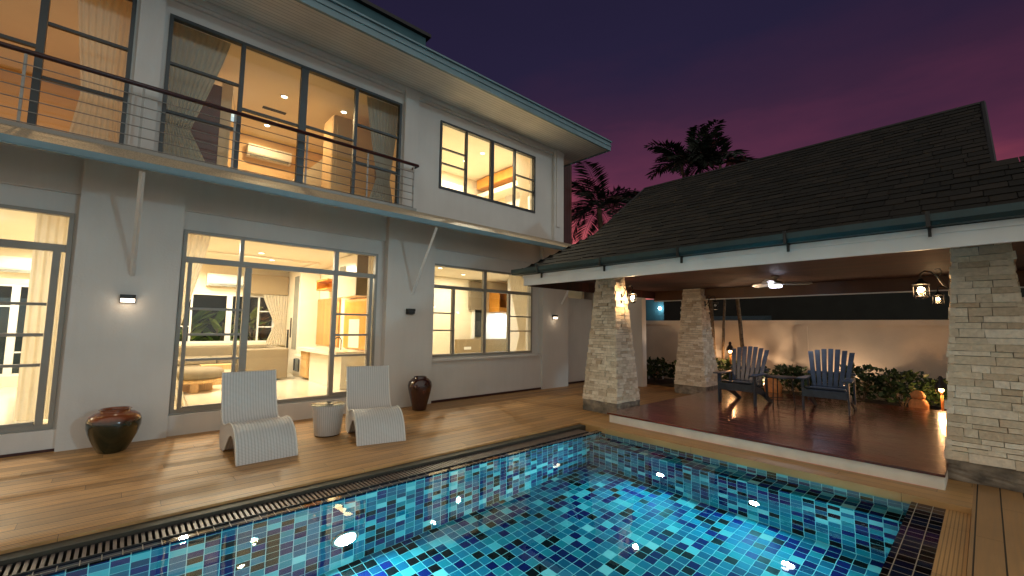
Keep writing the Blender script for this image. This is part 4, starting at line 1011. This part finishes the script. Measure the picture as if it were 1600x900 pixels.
bm = bmesh.new(); lathe(bm, [(0, 0), (.14, 0), (.19, .10), (.20, .20), (.165, .29), (.11, .33)], n=32); obj('body', bm, 'terra', t)
bm = bmesh.new(); lathe(bm, [(.07, .325), (.135, .35), (.145, .41), (.10, .49), (.04, .52), (0, .523)], n=32); obj('lid', bm, 'terra', t)
bm = bmesh.new(); lathe(bm, [(0, 0), (.12, .0), (.21, .12), (.23, .25), (.20, .38), (.11, .47), (.09, .5), (.12, .52), (.08, .5), (0, .45)], n=32)
o = obj('terracotta_pot', bm, 'terra'); o.scale = (.8, .8, .8); o.location = (10.95, 3.3, .02); tag(o, 'round terracotta pot glowing orange behind the small metal table', 'pot')
bm = bmesh.new(); prism(bm, [(-.16, 0), (.16, 0), (0, .34)], 'y', -.05, .05); o = obj('stone_marker', bm, 'terra'); o.location = (10.85, 4.0, .02); o.rotation_euler.z = R(50); tag(o, 'small pointed clay shape lit behind the left deck chair', 'garden ornament')
t = thing('garden_chair', 'small white wooden garden seat in the dark left of the far pillar', 'garden chair', (12.0, 6.75, .02), R(30))
for k, q_ in enumerate(((-.2, -.2, -.02, -.2), (.2, -.2, .26, -.2), (-.2, .2, -.02, .2), (.2, .2, .26, .2))):
    bm = bmesh.new(); tube(bm, [(q_[0], q_[1], 0), (q_[2], q_[3], .5 if k % 2 == 0 else .42)], .018, 6); obj('leg', bm, 'white_trim', t)
obj('seat', bx((-.1, .25, -.22, .22, .34, .37)), 'white_trim', t)
for x, y in ((11.0, .35), (11.02, .62), (10.9, .3), (10.86, .6)):
    bm = bmesh.new(); bmesh.ops.create_icosphere(bm, subdivisions=2, radius=.06)
    for v_ in bm.verts: v_.co = Vector((v_.co.x*1.2, v_.co.y, v_.co.z*.7+.04)) + Vector((rng.uniform(-1,1), rng.uniform(-1,1), rng.uniform(-1,1)))*.006
    o = obj('garden_stone', bm, 'wall', smooth=True); o.location = (x, y, .16-.04*0); o.location.z = .02
    tag(o, 'pale rounded stone at the foot of the torch lamp', 'stone', 'pale stones at the foot of the torch lamp')

# garden seen through the back windows
rng = random.Random(21)
for i, (x, y, h, lb) in enumerate(((1.3, 13.6, 2.0, 'big leaved plant at the left of the night garden window'), (2.0, 13.8, 1.9, 'big leaved plant in the middle of the night garden window'), (2.75, 13.5, 2.3, 'yellow green plant right of the garden window mullion'))):
    t = thing('garden_plant', lb, 'plant', (x, y, 0), 0, 'plants seen through the living room garden window')
    bm = bmesh.new()
    for k in range(26):
        a = rng.uniform(0, 2*PI); L_ = rng.uniform(.5, 1.); z = rng.uniform(.5, h*.75); d = Vector((math.cos(a), math.sin(a), rng.uniform(.4, 1.4))).normalized()
        p = Vector((rng.uniform(-.15, .15), rng.uniform(-.15, .15), z)); sd = d.cross(Vector((0, 0, 1))).normalized()*L_*.13
        vs = [p, p+d*L_*.35+sd, p+d*L_*.75+sd*.8+Vector((0,0,-.04)), p+d*L_+Vector((0,0,-.16)), p+d*L_*.75-sd*.8+Vector((0,0,-.04)), p+d*L_*.35-sd]
        bm.faces.new([bm.verts.new(v_) for v_ in vs])
    obj('foliage', bm, 'bigleaf', t)
    bm = bmesh.new()
    for k in range(4): tube(bm, [(0, 0, 0), (rng.uniform(-.2, .2), rng.uniform(-.2, .2), h*.8)], .02, 6)
    obj('stem', bm, 'trunk', t)
t = thing('back_fence', 'dark garden fence beyond the living room window', 'fence', (-6, 15, 0)); obj('panel', bx((0, 16, 0, .1, 0, 2.6)), 'far_dk', t)
lamp('POINT', 'garden_glow', (2.2, 13.1, .5), 14, (1, .9, .6), .1)
t = thing('back_terrace_wall', 'blue grey wall beyond the far left room windows', 'wall', (-6, 14.4, 0)); obj('panel', bx((0, 6.2, 0, .1, 0, 2.0)), 'far_roof', t)
lamp('POINT', 'back_terrace_glow', (-2.2, 13.6, 2.3), 24, (.75, .9, 1), .1)

# ------------------------------------------------------------------ pool lamps
def pool_lamp(label, loc, rot, e, sc=1.):
    t = thing('pool_lamp', label, 'pool lamp', loc, 0, 'underwater lamps in the pool walls'); t.rotation_euler = rot; t.scale = (sc, sc, sc)
    bm = bmesh.new(); lathe(bm, [(.125, 0), (.125, .02), (.10, .028), (.10, .012)], n=32); obj('ring', bm, 'steel', t)
    bm = bmesh.new(); lathe(bm, [(0, .022), (.06, .02), (.095, .012), (.097, .002)], n=28); obj('lens', bm, 'poollight', t)
    l = lamp('AREA', 'pool_lamp_glow', (0, 0, .035), e, (.17, .80, 1), .17, (PI, 0, 0)); l.parent = t
pool_lamp('large bright underwater lamp in the house side pool wall', (1.63, 3.995, -.89), (PI/2, 0, 0), 60)
pool_lamp('underwater lamp in the far pool wall nearer the house', (5.195, 2.88, -.92), (0, -PI/2, 0), 30, .5)
pool_lamp('underwater lamp in the far pool wall nearer the right pillar', (5.195, 1.79, -.92), (0, -PI/2, 0), 30, .5)
pool_lamp('underwater lamp in the camera side pool wall at the right', (4.4, .555, -.80), (-PI/2, 0, 0), 9)
pool_lamp('underwater lamp in the camera side pool wall at the left', (.9, .555, -.80), (-PI/2, 0, 0), 60)

# ------------------------------------------------------------------ sky, light, camera
w = bpy.data.worlds.new('World'); S.world = w; w.use_nodes = True
nt = w.node_tree; L = nt.links; bg = nt.nodes['Background']
tc = N(nt, 'ShaderNodeTexCoord'); sp = N(nt, 'ShaderNodeSeparateXYZ'); L.new(tc.outputs['Generated'], sp.inputs[0])
mp = N(nt, 'ShaderNodeMapping'); mp.inputs['Scale'].default_value = (1.2, 1.2, 4.5); L.new(tc.outputs['Generated'], mp.inputs[0])
nz = N(nt, 'ShaderNodeTexNoise', Scale=1.7, Detail=6., Roughness=.55); L.new(mp.outputs[0], nz.inputs['Vector'])
el = math_n(nt, 'ADD', sp.outputs[2], math_n(nt, 'MULTIPLY', math_n(nt, 'SUBTRACT', nz.outputs['Fac'], .5), .26))
cr = N(nt, 'ShaderNodeValToRGB'); L.new(el, cr.inputs[0])
stops = [(0., (.62, .17, .14)), (.17, (.58, .11, .125)), (.235, (.25, .045, .072)), (.30, (.105, .024, .056)), (.40, (.042, .016, .042)), (.53, (.018, .013, .040)), (1., (.009, .009, .026))]
e = cr.color_ramp.elements; e[0].position = 0; e[0].color = (*stops[0][1], 1); e[1].position = stops[1][0]; e[1].color = (*stops[1][1], 1)
for p_, c_ in stops[2:]: x_ = e.new(p_); x_.color = (*c_, 1)
# glow is strongest towards the set sun (between the house and the pavilion)
dt = N(nt, 'ShaderNodeVectorMath', operation='DOT_PRODUCT'); L.new(tc.outputs['Generated'], dt.inputs[0]); dt.inputs[1].default_value = (.80, .58, .1)
mr = N(nt, 'ShaderNodeMapRange'); mr.inputs['From Min'].default_value = -.6; mr.inputs['From Max'].default_value = 1; mr.inputs['To Min'].default_value = .25; mr.inputs['To Max'].default_value = 1.05; L.new(dt.outputs['Value'], mr.inputs['Value'])
mx = N(nt, 'ShaderNodeVectorMath', operation='SCALE'); L.new(cr.outputs[0], mx.inputs[0]); L.new(mr.outputs[0], mx.inputs['Scale'])
sk = N(nt, 'ShaderNodeTexSky'); sk.sky_type = 'NISHITA'; sk.sun_disc = False; sk.sun_elevation = R(-3); sk.sun_rotation = R(50)
ad = N(nt, 'ShaderNodeMix', data_type='RGBA', blend_type='ADD'); ad.inputs[0].default_value = .02; L.new(mx.outputs[0], ad.inputs[6]); L.new(sk.outputs[0], ad.inputs[7])
# added fill: unseen sky behind the camera brightened to light walls and deck
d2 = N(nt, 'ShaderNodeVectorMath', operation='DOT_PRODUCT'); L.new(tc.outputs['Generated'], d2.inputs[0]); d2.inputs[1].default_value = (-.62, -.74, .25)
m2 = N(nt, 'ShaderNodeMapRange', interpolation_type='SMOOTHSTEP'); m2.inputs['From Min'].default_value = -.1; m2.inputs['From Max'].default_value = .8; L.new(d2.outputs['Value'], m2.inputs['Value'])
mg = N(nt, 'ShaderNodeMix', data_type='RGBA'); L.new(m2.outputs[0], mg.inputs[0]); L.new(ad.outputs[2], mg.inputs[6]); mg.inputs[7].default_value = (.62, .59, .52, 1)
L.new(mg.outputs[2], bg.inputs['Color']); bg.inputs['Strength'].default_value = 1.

d = Vector((-.8, 2.45, -.49))
sun = lamp('SUN', 'moonlight', (0, -10, 8), .24, (.50, .84, 1.0)); sun.data.angle = R(2.2); sun.rotation_euler = d.to_track_quat('-Z', 'Y').to_euler()

cam = bpy.data.cameras.new('camera'); co = bpy.data.objects.new('camera', cam); C.objects.link(co); S.camera = co
cam.sensor_width = 36; cam.lens = 36*670.68/1600; cam.clip_end = 500; cam.clip_start = .05
yaw, pit, rol = R(47.762), R(5.158), R(.678)
fw = Vector((math.cos(yaw)*math.cos(pit), math.sin(yaw)*math.cos(pit), math.sin(pit))); rt = Vector((math.sin(yaw), -math.cos(yaw), 0)); up = rt.cross(fw)
r2 = rt*math.cos(rol)+up*math.sin(rol); u2 = -rt*math.sin(rol)+up*math.cos(rol)
mt = Matrix((r2, u2, -fw)).transposed().to_4x4(); mt.translation = Vector((0, 0, 1.5)); co.matrix_world = mt

S.view_settings.view_transform = 'Standard'; S.view_settings.look = 'None'; S.view_settings.exposure = 0; S.view_settings.gamma = 1
cy = S.cycles
cy.use_denoising = True; cy.max_bounces = 12; cy.diffuse_bounces = 5; cy.glossy_bounces = 5; cy.transmission_bounces = 8; cy.transparent_max_bounces = 16
cy.sample_clamp_indirect = 6; cy.blur_glossy = .5; cy.use_light_tree = True
